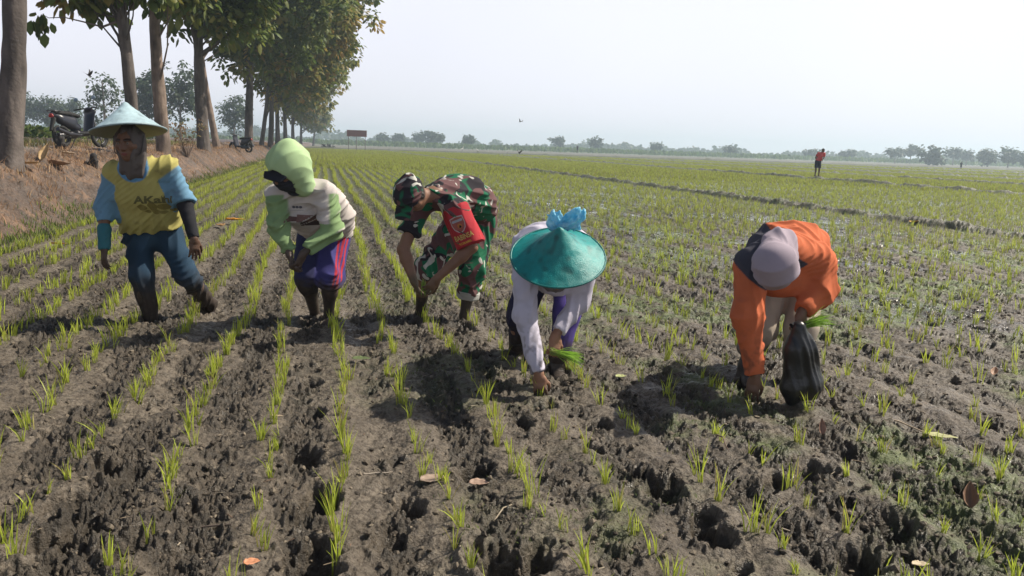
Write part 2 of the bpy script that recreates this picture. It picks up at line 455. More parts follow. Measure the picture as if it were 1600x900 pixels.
k0 = int((-3.4-ROW_0)/ROW_S)
for k in range(k0, 420):
    s_ = ROW_0+k*ROW_S
    if any(abs(s_-bs) < .42+bw*.4 for bs, bh, bw in BUNDS): continue
    t = 1.0
    ph = rr.random()*10
    while t < 149:
        x, y = xy(s_, t)
        dd = math.hypot(x, y)
        step = .105*(.5+1.*rr.random())
        if s_ > .9: step = .15*(.5+1.*rr.random())
        if dd > 40: step = .36
        if dd > 90: step = .7
        t += step
        if y < 1.6 or abs(x) > .72*y+1.1: continue
        if rr.random() < .10: continue
        w_ = .028*math.sin(t*.55+ph)+.02*math.sin(t*1.7+ph*2)
        j = .018 if dd < 12 else .02
        if s_ > 3: j = .055
        x += (rr.gauss(0, j)+w_)*SX+rr.gauss(0, .03)*TX; y += (rr.gauss(0, j)+w_)*SY+rr.gauss(0, .03)*TY
        tufts.append((x, y, dd))
T = np.array(tufts)
Z = gz(T[:, 0], T[:, 1])
# keep tufts off the deepest holes and the bank
ok = (Z > -.05) & (Z < .2)
T = T[ok]; Z = Z[ok]
# those that show largest = nearest ones inside the frame
inv = []
for i in np.where(T[:, 2] < 9)[0]:
    px, py = proj((T[i, 0], T[i, 1], Z[i]))
    if -10 < px < 1610 and py < 915: inv.append(i)
inv = sorted(inv, key=lambda i: T[i, 2])[:300]
NEAR = set(inv)
vr = random.Random(5)
variants = []
for q in range(14):
    V, F, C = blades(vr.randint(6, 15), .080+.055*vr.random(), .010+.014*vr.random(), .0048, 4, vr, .45)
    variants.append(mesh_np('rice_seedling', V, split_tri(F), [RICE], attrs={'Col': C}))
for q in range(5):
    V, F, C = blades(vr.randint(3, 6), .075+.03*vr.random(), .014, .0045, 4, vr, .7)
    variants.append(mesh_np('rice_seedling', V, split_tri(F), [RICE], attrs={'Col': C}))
for n_, i in enumerate(inv):
    o = link('rice_seedling', variants[vr.randrange(len(variants))])
    o.location = (T[i, 0], T[i, 1], Z[i]-.004); o.rotation_euler = (vr.gauss(0, .08), vr.gauss(0, .08), vr.random()*6.28)
    sc_ = .8+.45*vr.random(); o.scale = (sc_, sc_, sc_*(.9+.25*vr.random()))
    tag(o, 'small bright green tuft of rice leaves standing in the foreground mud', 'rice seedling', 'rice seedlings planted in rows in the foreground')
# the rest as one mass
def mass(idx, variants_, name):
    VV = []; FQ = []; FT = []; CC = []; n0 = 0
    r = np.random.default_rng(9)
    which = r.integers(0, len(variants_), len(idx))
    for vi, (V, F, C) in enumerate(variants_):
        sel = idx[which == vi]
        if not len(sel): continue
        a = r.random(len(sel))*6.283; sc_ = (.75+.5*r.random(len(sel)))[:, None]
        ca, sa = np.cos(a)[:, None], np.sin(a)[:, None]
        X = (V[None, :, 0]*ca-V[None, :, 1]*sa)*sc_+T[sel, 0][:, None]
        Y = (V[None, :, 0]*sa+V[None, :, 1]*ca)*sc_+T[sel, 1][:, None]
        ZZ = V[None, :, 2]*sc_+Z[sel][:, None]
        VV.append(np.stack([X, Y, ZZ], -1).reshape(-1, 3))
        tone = (.75+.35*r.random(len(sel)))[:, None, None]*(np.array([.93, .90, 1.25]) if T[sel[0], 2] > 13 else 1)  # distant tufts desaturated: haze put into their colour
        CC.append((C[None]*tone).reshape(-1, 3))
        off = n0+np.arange(len(sel))[:, None, None]*len(V)
        for G, L_ in zip(split_tri(F), (FQ, FT) if len(split_tri(F)) == 2 else (FT,)):
            L_.append((G[None]+off).reshape(-1, G.shape[1]))
        n0 += len(sel)*len(V)
    return np.vstack(VV), FQ, FT, np.vstack(CC)
allidx = np.array([i for i in range(len(T)) if i not in NEAR])
D = T[allidx, 2]
parts = []
pr = random.Random(2)
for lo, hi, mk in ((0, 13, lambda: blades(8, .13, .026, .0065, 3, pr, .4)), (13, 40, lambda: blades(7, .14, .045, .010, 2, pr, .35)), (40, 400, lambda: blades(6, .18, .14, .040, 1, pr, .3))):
    idx = allidx[(D >= lo) & (D < hi)]
    if len(idx): parts.append(mass(idx, [mk() for _ in range(6)], 'x'))
off = 0; VV = []; FF4 = []; FF3 = []; CC = []
for V, q4, q3, C in parts:
    VV.append(V); CC.append(C)
    FF4 += [f+off for f in q4]; FF3 += [f+off for f in q3]; off += len(V)
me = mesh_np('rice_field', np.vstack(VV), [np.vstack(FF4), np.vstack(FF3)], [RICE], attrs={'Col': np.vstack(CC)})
tag(link('young_rice_rows', me), 'rows of young rice plants filling the field beyond the foreground', 'rice plants', kind='stuff')
print('tufts', len(T), 'verts', len(me.vertices))
# ------------------------------------------------------------------ implicit-surface modelling for bodies and clothes
V3 = lambda *a: np.array(a, float)
def nrm(v): v = np.asarray(v, float); return v/(np.linalg.norm(v)+1e-12)
FOLD = 2.0
class SDF:
    def __init__(s, vox=.006): s.ops = []; s.vox = vox
    def cap(s, a, b, ra, rb=None, k=.02, u=None, kx=1., w=None, kw=1.):
        """tapered capsule; radius is stretched by kx along u and kw along w"""
        s.ops.append(('cap', np.asarray(a, float), np.asarray(b, float), ra, ra if rb is None else rb, k, None if u is None else nrm(u), kx, None if w is None else nrm(w), kw)); return s
    def ell(s, c, r, R=None, k=.02, sub=False):
        s.ops.append(('ell', np.asarray(c, float), np.asarray(r, float), np.eye(3) if R is None else np.asarray(R, float), k, sub)); return s
    def clip(s, p, n, k=.004, near=None, nr=.2):
        """cut away what lies on the side n points to (only within nr of near)"""
        s.ops.append(('clip', np.asarray(p, float), nrm(n), k, None if near is None else np.asarray(near, float), nr)); return s
    def bounds(s):
        lo = V3(9e9, 9e9, 9e9); hi = -lo
        for o in s.ops:
            if o[0] == 'cap':
                m = max(o[3], o[4])*max(o[7], o[9], 1)+.02
                lo = np.minimum(lo, np.minimum(o[1], o[2])-m); hi = np.maximum(hi, np.maximum(o[1], o[2])+m)
            elif o[0] == 'ell' and not o[5]:
                m = max(o[2])+.02; lo = np.minimum(lo, o[1]-m); hi = np.maximum(hi, o[1]+m)
        return lo-.03, hi+.03
    def field(s):
        lo, hi = s.bounds(); v = s.vox
        n = np.ceil((hi-lo)/v).astype(int)+1
        ax = [lo[i]+np.arange(n[i])*v for i in range(3)]
        f = np.full(n, .15, np.float32)
        for o in s.ops:
            if o[0] == 'cap':
                _, a, b, ra, rb, k, u, kx, w_, kw = o
                m = max(ra, rb)*max(kx, kw, 1)+k+3*v
                l = np.minimum(a, b)-m; h = np.maximum(a, b)+m
            elif o[0] == 'ell':
                m = max(o[2])+o[4]+3*v; l = o[1]-m; h = o[1]+m
            else:
                if o[4] is None: l, h = lo, hi
                else: l, h = o[4]-o[5], o[4]+o[5]
            i0 = [max(0, int((l[i]-lo[i])/v)) for i in range(3)]; i1 = [min(n[i], int((h[i]-lo[i])/v)+2) for i in range(3)]
            if any(i1[i] <= i0[i] for i in range(3)): continue
            X, Y, Z_ = np.meshgrid(*[ax[i][i0[i]:i1[i]] for i in range(3)], indexing='ij')
            sl_ = tuple(slice(i0[i], i1[i]) for i in range(3)); g = f[sl_]
            if o[0] == 'cap':
                ab = b-a; L2 = ab@ab+1e-12
                h_ = np.clip(((X-a[0])*ab[0]+(Y-a[1])*ab[1]+(Z_-a[2])*ab[2])/L2, 0, 1)
                qx = X-a[0]-h_*ab[0]; qy = Y-a[1]-h_*ab[1]; qz = Z_-a[2]-h_*ab[2]
                if u is None and w_ is None: d = np.sqrt(qx*qx+qy*qy+qz*qz)
                else:
                    q2 = qx*qx+qy*qy+qz*qz
                    if u is not None:
                        qu = qx*u[0]+qy*u[1]+qz*u[2]; q2 = q2-qu*qu*(1-1/kx**2)
                    if w_ is not None:
                        qw = qx*w_[0]+qy*w_[1]+qz*w_[2]; q2 = q2-qw*qw*(1-1/kw**2)
                    d = np.sqrt(np.maximum(q2, 0))
                d = d-(ra+(rb-ra)*h_); k_ = k; sub = False
            elif o[0] == 'ell':
                _, c, r, R, k_, sub = o
                q = np.stack([X-c[0], Y-c[1], Z_-c[2]], -1)@R   # columns of R are the axes
                k0_ = np.sqrt(((q/r)**2).sum(-1)); k1_ = np.sqrt(((q/(r*r))**2).sum(-1))+1e-9
                d = k0_*(k0_-1)/k1_
            else:
                _, p, nn, k_, nearp, nr_ = o
                d = (X-p[0])*nn[0]+(Y-p[1])*nn[1]+(Z_-p[2])*nn[2]
                if nearp is not None:
                    # only inside the sphere round nearp
                    dist = np.sqrt((X-nearp[0])**2+(Y-nearp[1])**2+(Z_-nearp[2])**2)
                    d = np.where(dist < nr_, d, -1.)
                g[...] = np.maximum(g, d); continue
            if sub:
                d = -d; hh = np.maximum(k_-np.abs(g-d), 0)/max(k_, 1e-6); g[...] = np.maximum(g, d)+hh*hh*k_*.25
            elif k_ <= 0: g[...] = np.minimum(g, d)
            else:
                hh = np.maximum(k_-np.abs(g-d), 0)/k_; g[...] = np.minimum(g, d)-hh*hh*k_*.25
        return f, lo
    def mesh(s, smooth=1):
        f, lo = s.field(); v = s.vox
        f[0] = f[-1] = .1; f[:, 0] = f[:, -1] = .1; f[:, :, 0] = f[:, :, -1] = .1
        sg = f < 0
        c = [sg[a:sg.shape[0]-1+a, b:sg.shape[1]-1+b, d:sg.shape[2]-1+d] for a in (0, 1) for b in (0, 1) for d in (0, 1)]
        cnt = sum(x.astype(np.int8) for x in c); act = (cnt > 0) & (cnt < 8)
        idx = np.argwhere(act); num = np.full(act.shape, -1, np.int32); num[act] = np.arange(len(idx))
        offs = np.array([[a, b, d] for a in (0, 1) for b in (0, 1) for d in (0, 1)])
        val = np.stack([f[idx[:, 0]+o_[0], idx[:, 1]+o_[1], idx[:, 2]+o_[2]] for o_ in offs], 1)
        acc = np.zeros((len(idx), 3)); nn = np.zeros(len(idx))
        for i in range(8):
            for j in range(i+1, 8):
                if np.abs(offs[i]-offs[j]).sum() != 1: continue
                m = (val[:, i] < 0) != (val[:, j] < 0)
                t = val[:, i]/(val[:, i]-val[:, j]+1e-12)
                p = offs[i][None]+t[:, None]*(offs[j]-offs[i])[None]
                acc[m] += p[m]; nn[m] += 1
        V = lo+(idx+acc/nn[:, None])*v
        F = []
        for ax_ in range(3):
            d = [0, 0, 0]; d[ax_] = 1
            n = sg.shape
            A = sg[1:n[0]-1, 1:n[1]-1, 1:n[2]-1]; 
            B = sg[1+d[0]:n[0]-1+d[0], 1+d[1]:n[1]-1+d[1], 1+d[2]:n[2]-1+d[2]]
            e = np.argwhere(A != B)+1; flip = A[tuple((e-1).T)]
            o1, o2 = [(1, 2), (2, 0), (0, 1)][ax_]
            def cell(a, b):
                q = e.copy(); q[:, o1] -= a; q[:, o2] -= b; return num[q[:, 0], q[:, 1], q[:, 2]]
            Q = np.stack([cell(1, 1), cell(0, 1), cell(0, 0), cell(1, 0)], 1)
            Q[~flip] = Q[~flip][:, ::-1]; F.append(Q)
        F = np.vstack(F); F = F[(F >= 0).all(1)]
        if smooth:
            for _ in range(smooth):
                acc = np.zeros_like(V); nn = np.zeros(len(V))
                for i in range(4):
                    np.add.at(acc, F[:, i], V[F[:, (i+1) % 4]]+V[F[:, (i+3) % 4]]); np.add.at(nn, F[:, i], 2)
                V = V*.5+.5*acc/nn[:, None]
        return V, F
def vnormals(V, F):
    n = np.cross(V[F[:, 2]]-V[F[:, 0]], V[F[:, 3]]-V[F[:, 1]]); N_ = np.zeros_like(V)
    for i in range(4): np.add.at(N_, F[:, i], n)
    return N_/(np.linalg.norm(N_, axis=1)[:, None]+1e-12)
def dist_seg(p, a, b):
    ab = b-a; h = np.clip(((p-a)@ab)/(ab@ab+1e-12), 0, 1); return np.linalg.norm(p-a-h[:, None]*ab, axis=1), h
def smooth_v(V, F, n=1, amt=.5):
    for _ in range(n):
        acc = np.zeros_like(V); nn = np.zeros(len(V))
        for i in range(4):
            np.add.at(acc, F[:, i], V[F[:, (i+1) % 4]]+V[F[:, (i+3) % 4]]); np.add.at(nn, F[:, i], 2)
        V = V*(1-amt)+amt*acc/np.maximum(nn, 1)[:, None]
    return V
def folds(V, F, axis, amp=.006, fa=12., fl=3., seed=1):
    """cloth folds: long soft ridges that run along the axis, wander, fork and die out"""
    ax_ = nrm(axis); u = nrm(np.cross(ax_, [.3, 1, .2])); w_ = np.cross(ax_, u)
    a, b_, c = V@u, V@w_, V@ax_
    q = np.stack([a*3.2, b_*3.2, c*1.6], 1)
    warp = vnoise3(q, seed)*1.1+vnoise3(q*2.3+5, seed+1)*.45
    out = 0
    for k, (f, am, ph) in enumerate(((1., 1., 0.), (1.7, .55, 2.1))):
        s_ = np.sin(a*fa*f*2+b_*fa*f*1.1+warp*(3.2+k)+ph)
        mask = sstep(-.35, .5, vnoise3(np.stack([a*fa*.35, b_*fa*.35, c*fl], 1)+k*7, seed+3+k))
        out = out+am*mask*(1-np.abs(s_)**.8*1.0-.36)
    n = vnormals(V, F)
    return V+n*(amp*out)[:, None]

CLOTH = simple_mat('cloth', (0, 0, 0), rough=.88, noise=.12, scale=14, bump=.10, attr=True, bscale=260, spec=.25)
SKIN = simple_mat('skin', (0, 0, 0), rough=.55, noise=.16, scale=22, bump=.2, attr=True, bscale=140, spec=.4)
MUDC = np.array([.055, .042, .035])
def mud_mix(C, V, z0, z1, seed=3):
    m = 1-sstep(z0, z1, V[:, 2]+.03*vnoise3(V*25, seed)+.02*vnoise3(V*60, seed+1)); return C*(1-m[:, None])+MUDC*(.7+.5*np.abs(vnoise3(V*40, seed+2)))[:, None]*m[:, None]

def frame(d, n):
    d = nrm(d); n = np.asarray(n, float); n = nrm(n-d*(n@d)); return d, n, np.cross(d, n)
def hand(S, wrist, d, back, thumb=1, curl=.5, L=.175, spread=.10, pinch=False):
    """palm + five jointed fingers. d: wrist to knuckles, back: normal of the back of the hand, thumb: +1/-1 side along d x back"""
    d, n, sd = frame(d, back); sd = sd*thumb; w_ = np.asarray(wrist, float); r = .0078
    k1 = w_+d*.085*L/.175
    S.cap(w_, w_+d*.02, .022, .022, k=.015, u=sd, kx=1.15)
    S.cap(w_+d*.025, k1-d*.012, .0145, .0135, k=.012, u=sd, kx=2.55)
    for i, (off, ln) in enumerate(((.030, .070), (.010, .080), (-.010, .074), (-.029, .058))):
        p = k1+sd*off-n*.002; dd = nrm(d+sd*spread*(off/.03)); c = curl*(1+.12*i); spread = .03 if pinch else spread
        ang = 0.
        for j, (seg, rr_) in enumerate(((.44, 1.08), (.31, .98), (.25, .86))):
            ang += c*(.75, 1.0, .8)[j]
            q = p+(dd*math.cos(ang)-n*math.sin(ang))*ln*seg*L/.175
            S.cap(p, q, r*rr_, r*rr_*.92, k=.004 if j else .006); p = q
    b = w_+d*.030+sd*.020-n*.006
    t1 = b+nrm(d*.75+sd*.75-n*.45)*.038; t2 = t1+nrm(d*1.0+sd*(.05 if pinch else .35)-n*(.9 if pinch else .5))*.032; t3 = t2+nrm(d+sd*(-.3 if pinch else .05)-n*.7)*.024
    S.cap(b, t1, .0135, .0105, k=.012); S.cap(t1, t2, .0100, .0090, k=.004); S.cap(t2, t3, .0088, .0075, k=.003)
def foot(S, ankle, d, L=.22):
    d = nrm([d[0], d[1], 0]); a = np.asarray(ankle, float); heel = a-d*.04-V3(0, 0, .055)
    S.cap(a, heel, .036, .032, k=.02); S.cap(heel, a+d*(L-.09)-V3(0, 0, .065), .030, .024, k=.02, u=np.cross(d, [0, 0, 1]), kx=1.35)
    sd = np.cross(d, [0, 0, 1]); m = a+d*(L-.09)-V3(0, 0, .068)
    for i in range(5): S.cap(m+sd*(.03-.015*i), m+sd*(.034-.017*i)+d*(.05-.006*abs(i-1)), .0095 if i else .013, .008, k=.005)
def head(S, c, up, face, s_=1., ears=True, feat=True):
    """head: c centre, up: crown direction, face: where the face points"""
    up, fc, sd = frame(up, face); R = np.stack([sd, fc, up], 1)
    S.ell(c+up*.018*s_-fc*.008, np.array([.075, .094, .092])*s_, R, k=.02)
    S.ell(c-up*.045*s_+fc*.024*s_, np.array([.058, .066, .068])*s_, R, k=.035)
    S.ell(c-up*.085*s_+fc*.052*s_, np.array([.026, .022, .022])*s_, R, k=.03)          # chin
    if feat:
        S.cap(c+up*.018*s_+fc*.088*s_, c-up*.020*s_+fc*.106*s_, .009*s_, .0125*s_, k=.012)  # nose
        for e in (-1, 1):
            S.cap(c-up*.022*s_+fc*.098*s_, c-up*.024*s_+fc*.092*s_+sd*e*.014*s_, .008*s_, .008*s_, k=.008)
            S.ell(c+up*.012*s_+fc*.089*s_+sd*e*.032*s_, np.array([.017, .010, .010])*s_, R, k=.014, sub=True)
            S.ell(c+up*.011*s_+fc*.074*s_+sd*e*.032*s_, np.array([.0125]*3)*s_, R, k=.003)
            S.cap(c+up*.030*s_+fc*.088*s_+sd*e*.014*s_, c+up*.028*s_+fc*.078*s_+sd*e*.050*s_, .007*s_, .006*s_, k=.012)
            S.cap(c-up*.01*s_+fc*.07*s_+sd*e*.045*s_, c-up*.014*s_+fc*.05*s_+sd*e*.056*s_, .016*s_, .014*s_, k=.02)
        S.cap(c-up*.052*s_+fc*.086*s_-sd*.018*s_, c-up*.052*s_+fc*.086*s_+sd*.018*s_, .0065*s_, .0065*s_, k=.006)
        S.cap(c-up*.063*s_+fc*.084*s_-sd*.014*s_, c-up*.063*s_+fc*.084*s_+sd*.014*s_, .007*s_, .007*s_, k=.006)
    if ears:
        for e in (-1, 1):
            S.ell(c+sd*e*.076*s_-fc*.002+up*.0*s_, np.array([.010, .020, .032])*s_, R, k=.008)
            S.ell(c+sd*e*.086*s_-fc*.000+up*.002*s_, np.array([.006, .011, .020])*s_, R, k=.004, sub=True)
    return R
def torso(S, j, r, k=.05):
    """j: pelvis, waist, chest, neckbase; r: (thickness, widening) for each"""
    for (a, b, ra, rb, kx, u) in r: S.cap(a, b, ra, rb, k=k, u=u, kx=kx)
def finish(name, S, mat, colfn, parent, fold=None, smooth=1, extra=None):
    V, F = S.mesh(smooth)
    if fold:
        for f_ in (fold if isinstance(fold, list) else [fold]):
            V2 = folds(V, F, f_['axis'], f_.get('amp', .006)*FOLD, f_.get('fa', 22.), f_.get('fl', 6.), f_.get('seed', 1))
            if 'c' in f_:
                w_ = (1-sstep(f_['r']*.5, f_['r'], np.linalg.norm(V-f_['c'], axis=1)))[:, None]; V = V*(1-w_)+V2*w_
            else: V = V2
    if fold: V = smooth_v(V, F, 1)
    C = colfn(V)
    base = np.array(parent.location) if parent is not None else np.zeros(3)
    me = mesh_np(name, V-base, F, [mat], attrs={'Col': C})
    o = link(name, me, parent); return o, V, F
def limb_dist(V, segs):
    return np.min([dist_seg(V, a, b)[0] for a, b in segs], axis=0)
def bend(a, b, l1, l2, hint):
    """elbow/knee position for a two-bone limb from a to b bending toward hint"""
    d = b-a; L_ = np.linalg.norm(d); u = d/L_; L_ = min(L_, (l1+l2)*.999)
    x = (l1*l1-l2*l2+L_*L_)/(2*L_); h = math.sqrt(max(l1*l1-x*x, 0)); hn = np.asarray(hint, float); hn = nrm(hn-u*(hn@u)); return a+u*x+hn*h
def proj_decal(V, F, items, sx_axis, up_axis, origin, view, mat_list):
    pass
# ------------------------------------------------------------------ people
SKINC = np.array([.20, .105, .066])
def make_body(S, J, ears=True, feat=True, hs=1.0, muscular=1.0, feet=True):
    head(S, J['head'], J['up'], J['face'], hs, ears, feat)
    S.cap(J['neck'], J['head']-nrm(J['up'])*.05, .050, .048, k=.03)
    sp = J['spine']; u = J['sh'][1]-J['sh'][0]
    rr_ = [.095, .085, .095, .07]
    for i in range(len(sp)-1): S.cap(sp[i], sp[i+1], rr_[min(i, 3)], rr_[min(i+1, 3)], k=.05, u=u, kx=1.45)
    S.cap(sp[-1], J['neck'], .07, .05, k=.04)
    for i in (0, 1):
        S.cap(sp[-1]*.5+J['sh'][i]*.5, J['sh'][i], .055, .048*muscular, k=.04)
        S.cap(J['sh'][i], J['el'][i], .045*muscular, .036*muscular, k=.03)
        S.cap(J['el'][i], J['el'][i]*.7+J['wr'][i]*.3, .036*muscular, .038*muscular, k=.02)
        S.cap(J['el'][i]*.7+J['wr'][i]*.3, J['wr'][i], .038*muscular, .0235*muscular, k=.02)
        hd = J['hd'][i]; hand(S, J['wr'][i], hd[0], hd[1], hd[2], hd[3], pinch=hd[4] if len(hd) > 4 else False)
        S.cap(J['hip'][i], J['kn'][i], .082, .054, k=.04)
        S.cap(J['kn'][i], J['kn'][i]*.65+J['an'][i]*.35, .053, .053, k=.03); S.cap(J['kn'][i]*.65+J['an'][i]*.35, J['an'][i], .053, .034, k=.03)
        foot(S, J['an'][i], J['fd'][i])
def torso_cloth(S, J, rad, kx=1.55, k=.06):
    sp = J['spine']; u = J['sh'][1]-J['sh'][0]
    for i in range(len(sp)-1): S.cap(sp[i], sp[i+1], rad[i], rad[i+1], k=k, u=u, kx=kx)
def arm_cloth(S, J, i, r0, r1, r2, cuff=1., k=.035):
    """sleeve to the fraction cuff of the forearm (negative: fraction of the upper arm)"""
    sh, el, wr = J['sh'][i], J['el'][i], J['wr'][i]; c = J['spine'][-1]
    S.cap(J['neck']*.55+c*.25+sh*.2-V3(0, 0, .012), sh, .055, r0*.93, k=.045)
    if cuff < 0:
        e = sh+(el-sh)*(-cuff); S.cap(sh, e, r0, r1, k=k); S.clip(e, el-sh, near=e, nr=r1+.035)
    else:
        S.cap(sh, el, r0, r1, k=k); e = el+(wr-el)*cuff; S.cap(el, e, r1, r2, k=k); S.clip(e, wr-el, near=e, nr=r2+.03)
def person(label, J, group='farm workers bent over the mud'):
    b = J['base']; e = empty('person', b); return tag(e, label, 'person', group)

def cone_hat(name, parent, c, axis, r, h, col, under, seed=0, rim=.006, sag=.10):
    """woven conical hat: outer cone, inner cone, bound rim, ribs, knob; c is the rim centre"""
    ax_, n, sd = frame(axis, [.3, .2, 1] if abs(nrm(axis)[2]) < .9 else [0, 1, 0])
    R = np.stack([n, sd, ax_], 1)
    prof = []
    for i in range(33):
        f = i/32; rr_ = r*f; z = h*(1-f)-sag*h*math.sin(math.pi*f)*.6
        if f < .06: z = h*(1-.06)-sag*h*math.sin(math.pi*.06)*.6+(.06-f)*h*.55
        prof.append((max(rr_, .0005), z))
    b = MB(); base = np.array(parent.location) if parent is not None else np.zeros(3)
    b.lathe(prof, 96, R, c-base)
    V = b.v[0]; rel = (V-(c-base))@R; ang = np.arctan2(rel[:, 1], rel[:, 0]); rad = np.hypot(rel[:, 0], rel[:, 1])
    disp = .0012*np.sin(rad*420)+.0010*np.sin(ang*44)*np.minimum(1, rad/r*2)+.002*np.sin(ang*3+seed)*rad/r+.0035*vnoise3(rel*22, seed)+.0015*vnoise3(rel*70, seed+1)
    b.v[0] = V+np.outer(disp, ax_)
    t = .86+.20*vnoise3(rel*9, seed+2)+.14*vnoise3(rel*55, seed+3)-.35*sstep(.35, .8, vnoise3(rel*24, seed+6))
    b.c[0] = np.asarray(col)*t[:, None]
    prof2 = [(max(p[0]-.002, .0004), p[1]-.006) for p in prof]
    b.lathe(prof2[::-1], 96, R, c-base, under)
    th = np.linspace(0, 2*np.pi, 97); ring = np.stack([np.cos(th)*r, np.sin(th)*r, .002*np.sin(th*3+seed)], 1)@R.T+c-base
    b.tube(ring, rim, 8, np.asarray(col)*.55, caps=False)
    m = simple_mat(name+'_weave', (0, 0, 0), rough=.42, noise=.10, scale=30, bump=.30, attr=True, bscale=230, spec=.5)
    o = b.build('conical_hat', m, parent)
    return o, R
def decal(parent, V, F, curves, mat, name='lettering'):
    pass
def bvh(V, F): return BVHTree.FromPolygons([tuple(v) for v in V], [tuple(int(i) for i in f) for f in F])
def text_mesh(txt, size, extrude=0., shear=0., bold=0.):
    cu = bpy.data.curves.new('t', 'FONT'); cu.body = txt; cu.size = size; cu.align_x = 'CENTER'; cu.align_y = 'CENTER'; cu.shear = shear; cu.offset = bold; cu.resolution_u = 3
    o = bpy.data.objects.new('t', cu); SC.collection.objects.link(o)
    dg = bpy.context.evaluated_depsgraph_get(); me = bpy.data.meshes.new_from_object(o.evaluated_get(dg))
    import bmesh
    bm = bmesh.new(); bm.from_mesh(me); bmesh.ops.triangulate(bm, faces=bm.faces)
    for _ in range(2):
        lg = [e for e in bm.edges if e.calc_length() > .012]
        if lg: bmesh.ops.subdivide_edges(bm, edges=lg, cuts=1); bmesh.ops.triangulate(bm, faces=bm.faces)
    V = np.array([v.co[:] for v in bm.verts]); F = [[v.index for v in f.verts] for f in bm.faces]; bm.free()
    bpy.data.objects.remove(o); bpy.data.meshes.remove(me); return V[:, :2], F
def wrap_on(tree, V2, F, origin, right, up, into, off=.0022):
    """lay a flat figure on cloth: cast every point along into"""
    right, up, into = nrm(right), nrm(up), nrm(into); out_ = []
    for p in V2:
        q = origin+right*p[0]+up*p[1]-into*.4
        loc, no, i, d = tree.ray_cast(Vector(q), Vector(into), 1.0)
        out_.append(np.array(loc)-into*off if loc is not None else q+into*.4)
    return np.array(out_), F
def poly_fill(pts, step=.01):
    import bmesh
    bm = bmesh.new(); vs = [bm.verts.new((x, y, 0)) for x, y in pts]; bm.faces.new(vs); bmesh.ops.triangulate(bm, faces=bm.faces)
    for _ in range(3):
        lg = [e for e in bm.edges if e.calc_length() > step]
        if lg: bmesh.ops.subdivide_edges(bm, edges=lg, cuts=1); bmesh.ops.triangulate(bm, faces=bm.faces)
    V = np.array([v.co[:2] for v in bm.verts]); F = [[v.index for v in f.verts] for f in bm.faces]; bm.free(); return V, F
PRINT = simple_mat('print', (0, 0, 0), rough=.8, noise=.1, scale=60, attr=True, spec=.2)
def attach_print(obj, pieces):
    """join printed figures (V, F, colour) into the cloth's own mesh object"""
    b = MB(); base = np.array(obj.parent.location) if obj.parent else 0
    for V, F, c in pieces: b.add(V-base, F, c)
    o = b.build('print', PRINT, None)
    me = obj.data; nv = len(me.vertices)
    import bmesh
    bm = bmesh.new(); bm.from_mesh(me)
    n0 = len(bm.faces); bm.from_mesh(o.data); bm.faces.ensure_lookup_table()
    mi = len(me.materials); me.materials.append(PRINT)
    for f in bm.faces[n0:]: f.material_index = mi
    bm.to_mesh(me); bm.free(); m2 = o.data; bpy.data.objects.remove(o); bpy.data.meshes.remove(m2)

def camo_mat():
    m, n, b, o = new_mat('camouflage_cloth'); L = n.links.new
    tcn = N(n, 'TexCoord'); col = None
    def layer(scale, off, th, dist):
        mp = N(n, 'Mapping'); mp.inputs['Location'].default_value = off; mp.inputs['Scale'].default_value = (1, 1, 1.0)
        L(tcn.outputs['Object'], mp.inputs['Vector'])
        x = N(n, 'TexNoise', Scale=scale, Detail=1.2, Distortion=dist); L(mp.outputs[0], x.inputs['Vector'])
        r = N(n, 'MapRange'); L(x.outputs['Fac'], r.inputs['Value']); r.inputs['From Min'].default_value = th-.012; r.inputs['From Max'].default_value = th+.012; return r.outputs[0]
    def mix(f, a, c):
        x = N(n, 'Mix', data_type='RGBA'); L(f, x.inputs['Factor'])
        if hasattr(a, 'links'): L(a, x.inputs['A'])
        else: x.inputs['A'].default_value = (*a, 1)
        x.inputs['B'].default_value = (*c, 1); return x.outputs['Result']
    col = mix(layer(5.0, (1, 2, 3), .47, 1.0), (.022, .020, .026), (.012, .125, .062))
    col = mix(layer(5.8, (4, 1, 7), .565, 1.2), col, (.115, .058, .060))
    col = mix(layer(8., (2, 9, 5), .64, 1.3), col, (.47, .47, .43))
    L(col, b.inputs['Base Color']); b.inputs['Roughness'].default_value = .88; b.inputs['Specular IOR Level'].default_value = .25
    bn = N(n, 'TexNoise', Scale=160., Detail=3.); L(tcn.outputs['Object'], bn.inputs['Vector'])
    bp = N(n, 'Bump', Strength=.12, Distance=.006); L(bn.outputs['Fac'], bp.inputs['Height']); L(bp.outputs[0], b.inputs['Normal'])
    return m
CAMO = camo_mat()
RUBBER = simple_mat('muddy_rubber', (0, 0, 0), rough=.6, noise=.3, scale=25, bump=.4, attr=True, bscale=90)
def const(c): return lambda V: np.tile(np.asarray(c, float), (len(V), 1))
def blendc(m, a, b): m = m[:, None]; return np.asarray(a)*(1-m)+np.asarray(b)*m
def soil(V, c, sc=18, lo=.1, hi=.7, amt=.6, seed=9):
    m = sstep(lo, hi, vnoise3(V*sc, seed)+.5*vnoise3(V*sc*3, seed+1))*amt; return c*(1-m[:, None])+MUDC*m[:, None]
def splash(c, V, z1):
    m = (1-sstep(.12, z1, V[:, 2]))*sstep(.0, .5, vnoise3(V*30, 4)+.6*vnoise3(V*75, 5))*.75; return c*(1-m[:, None])+MUDC*m[:, None]
def ankle_at(px, py, up_=.03):
    p = at(px, py); return V3(p[0], p[1], gz(p[0], p[1])+up_)

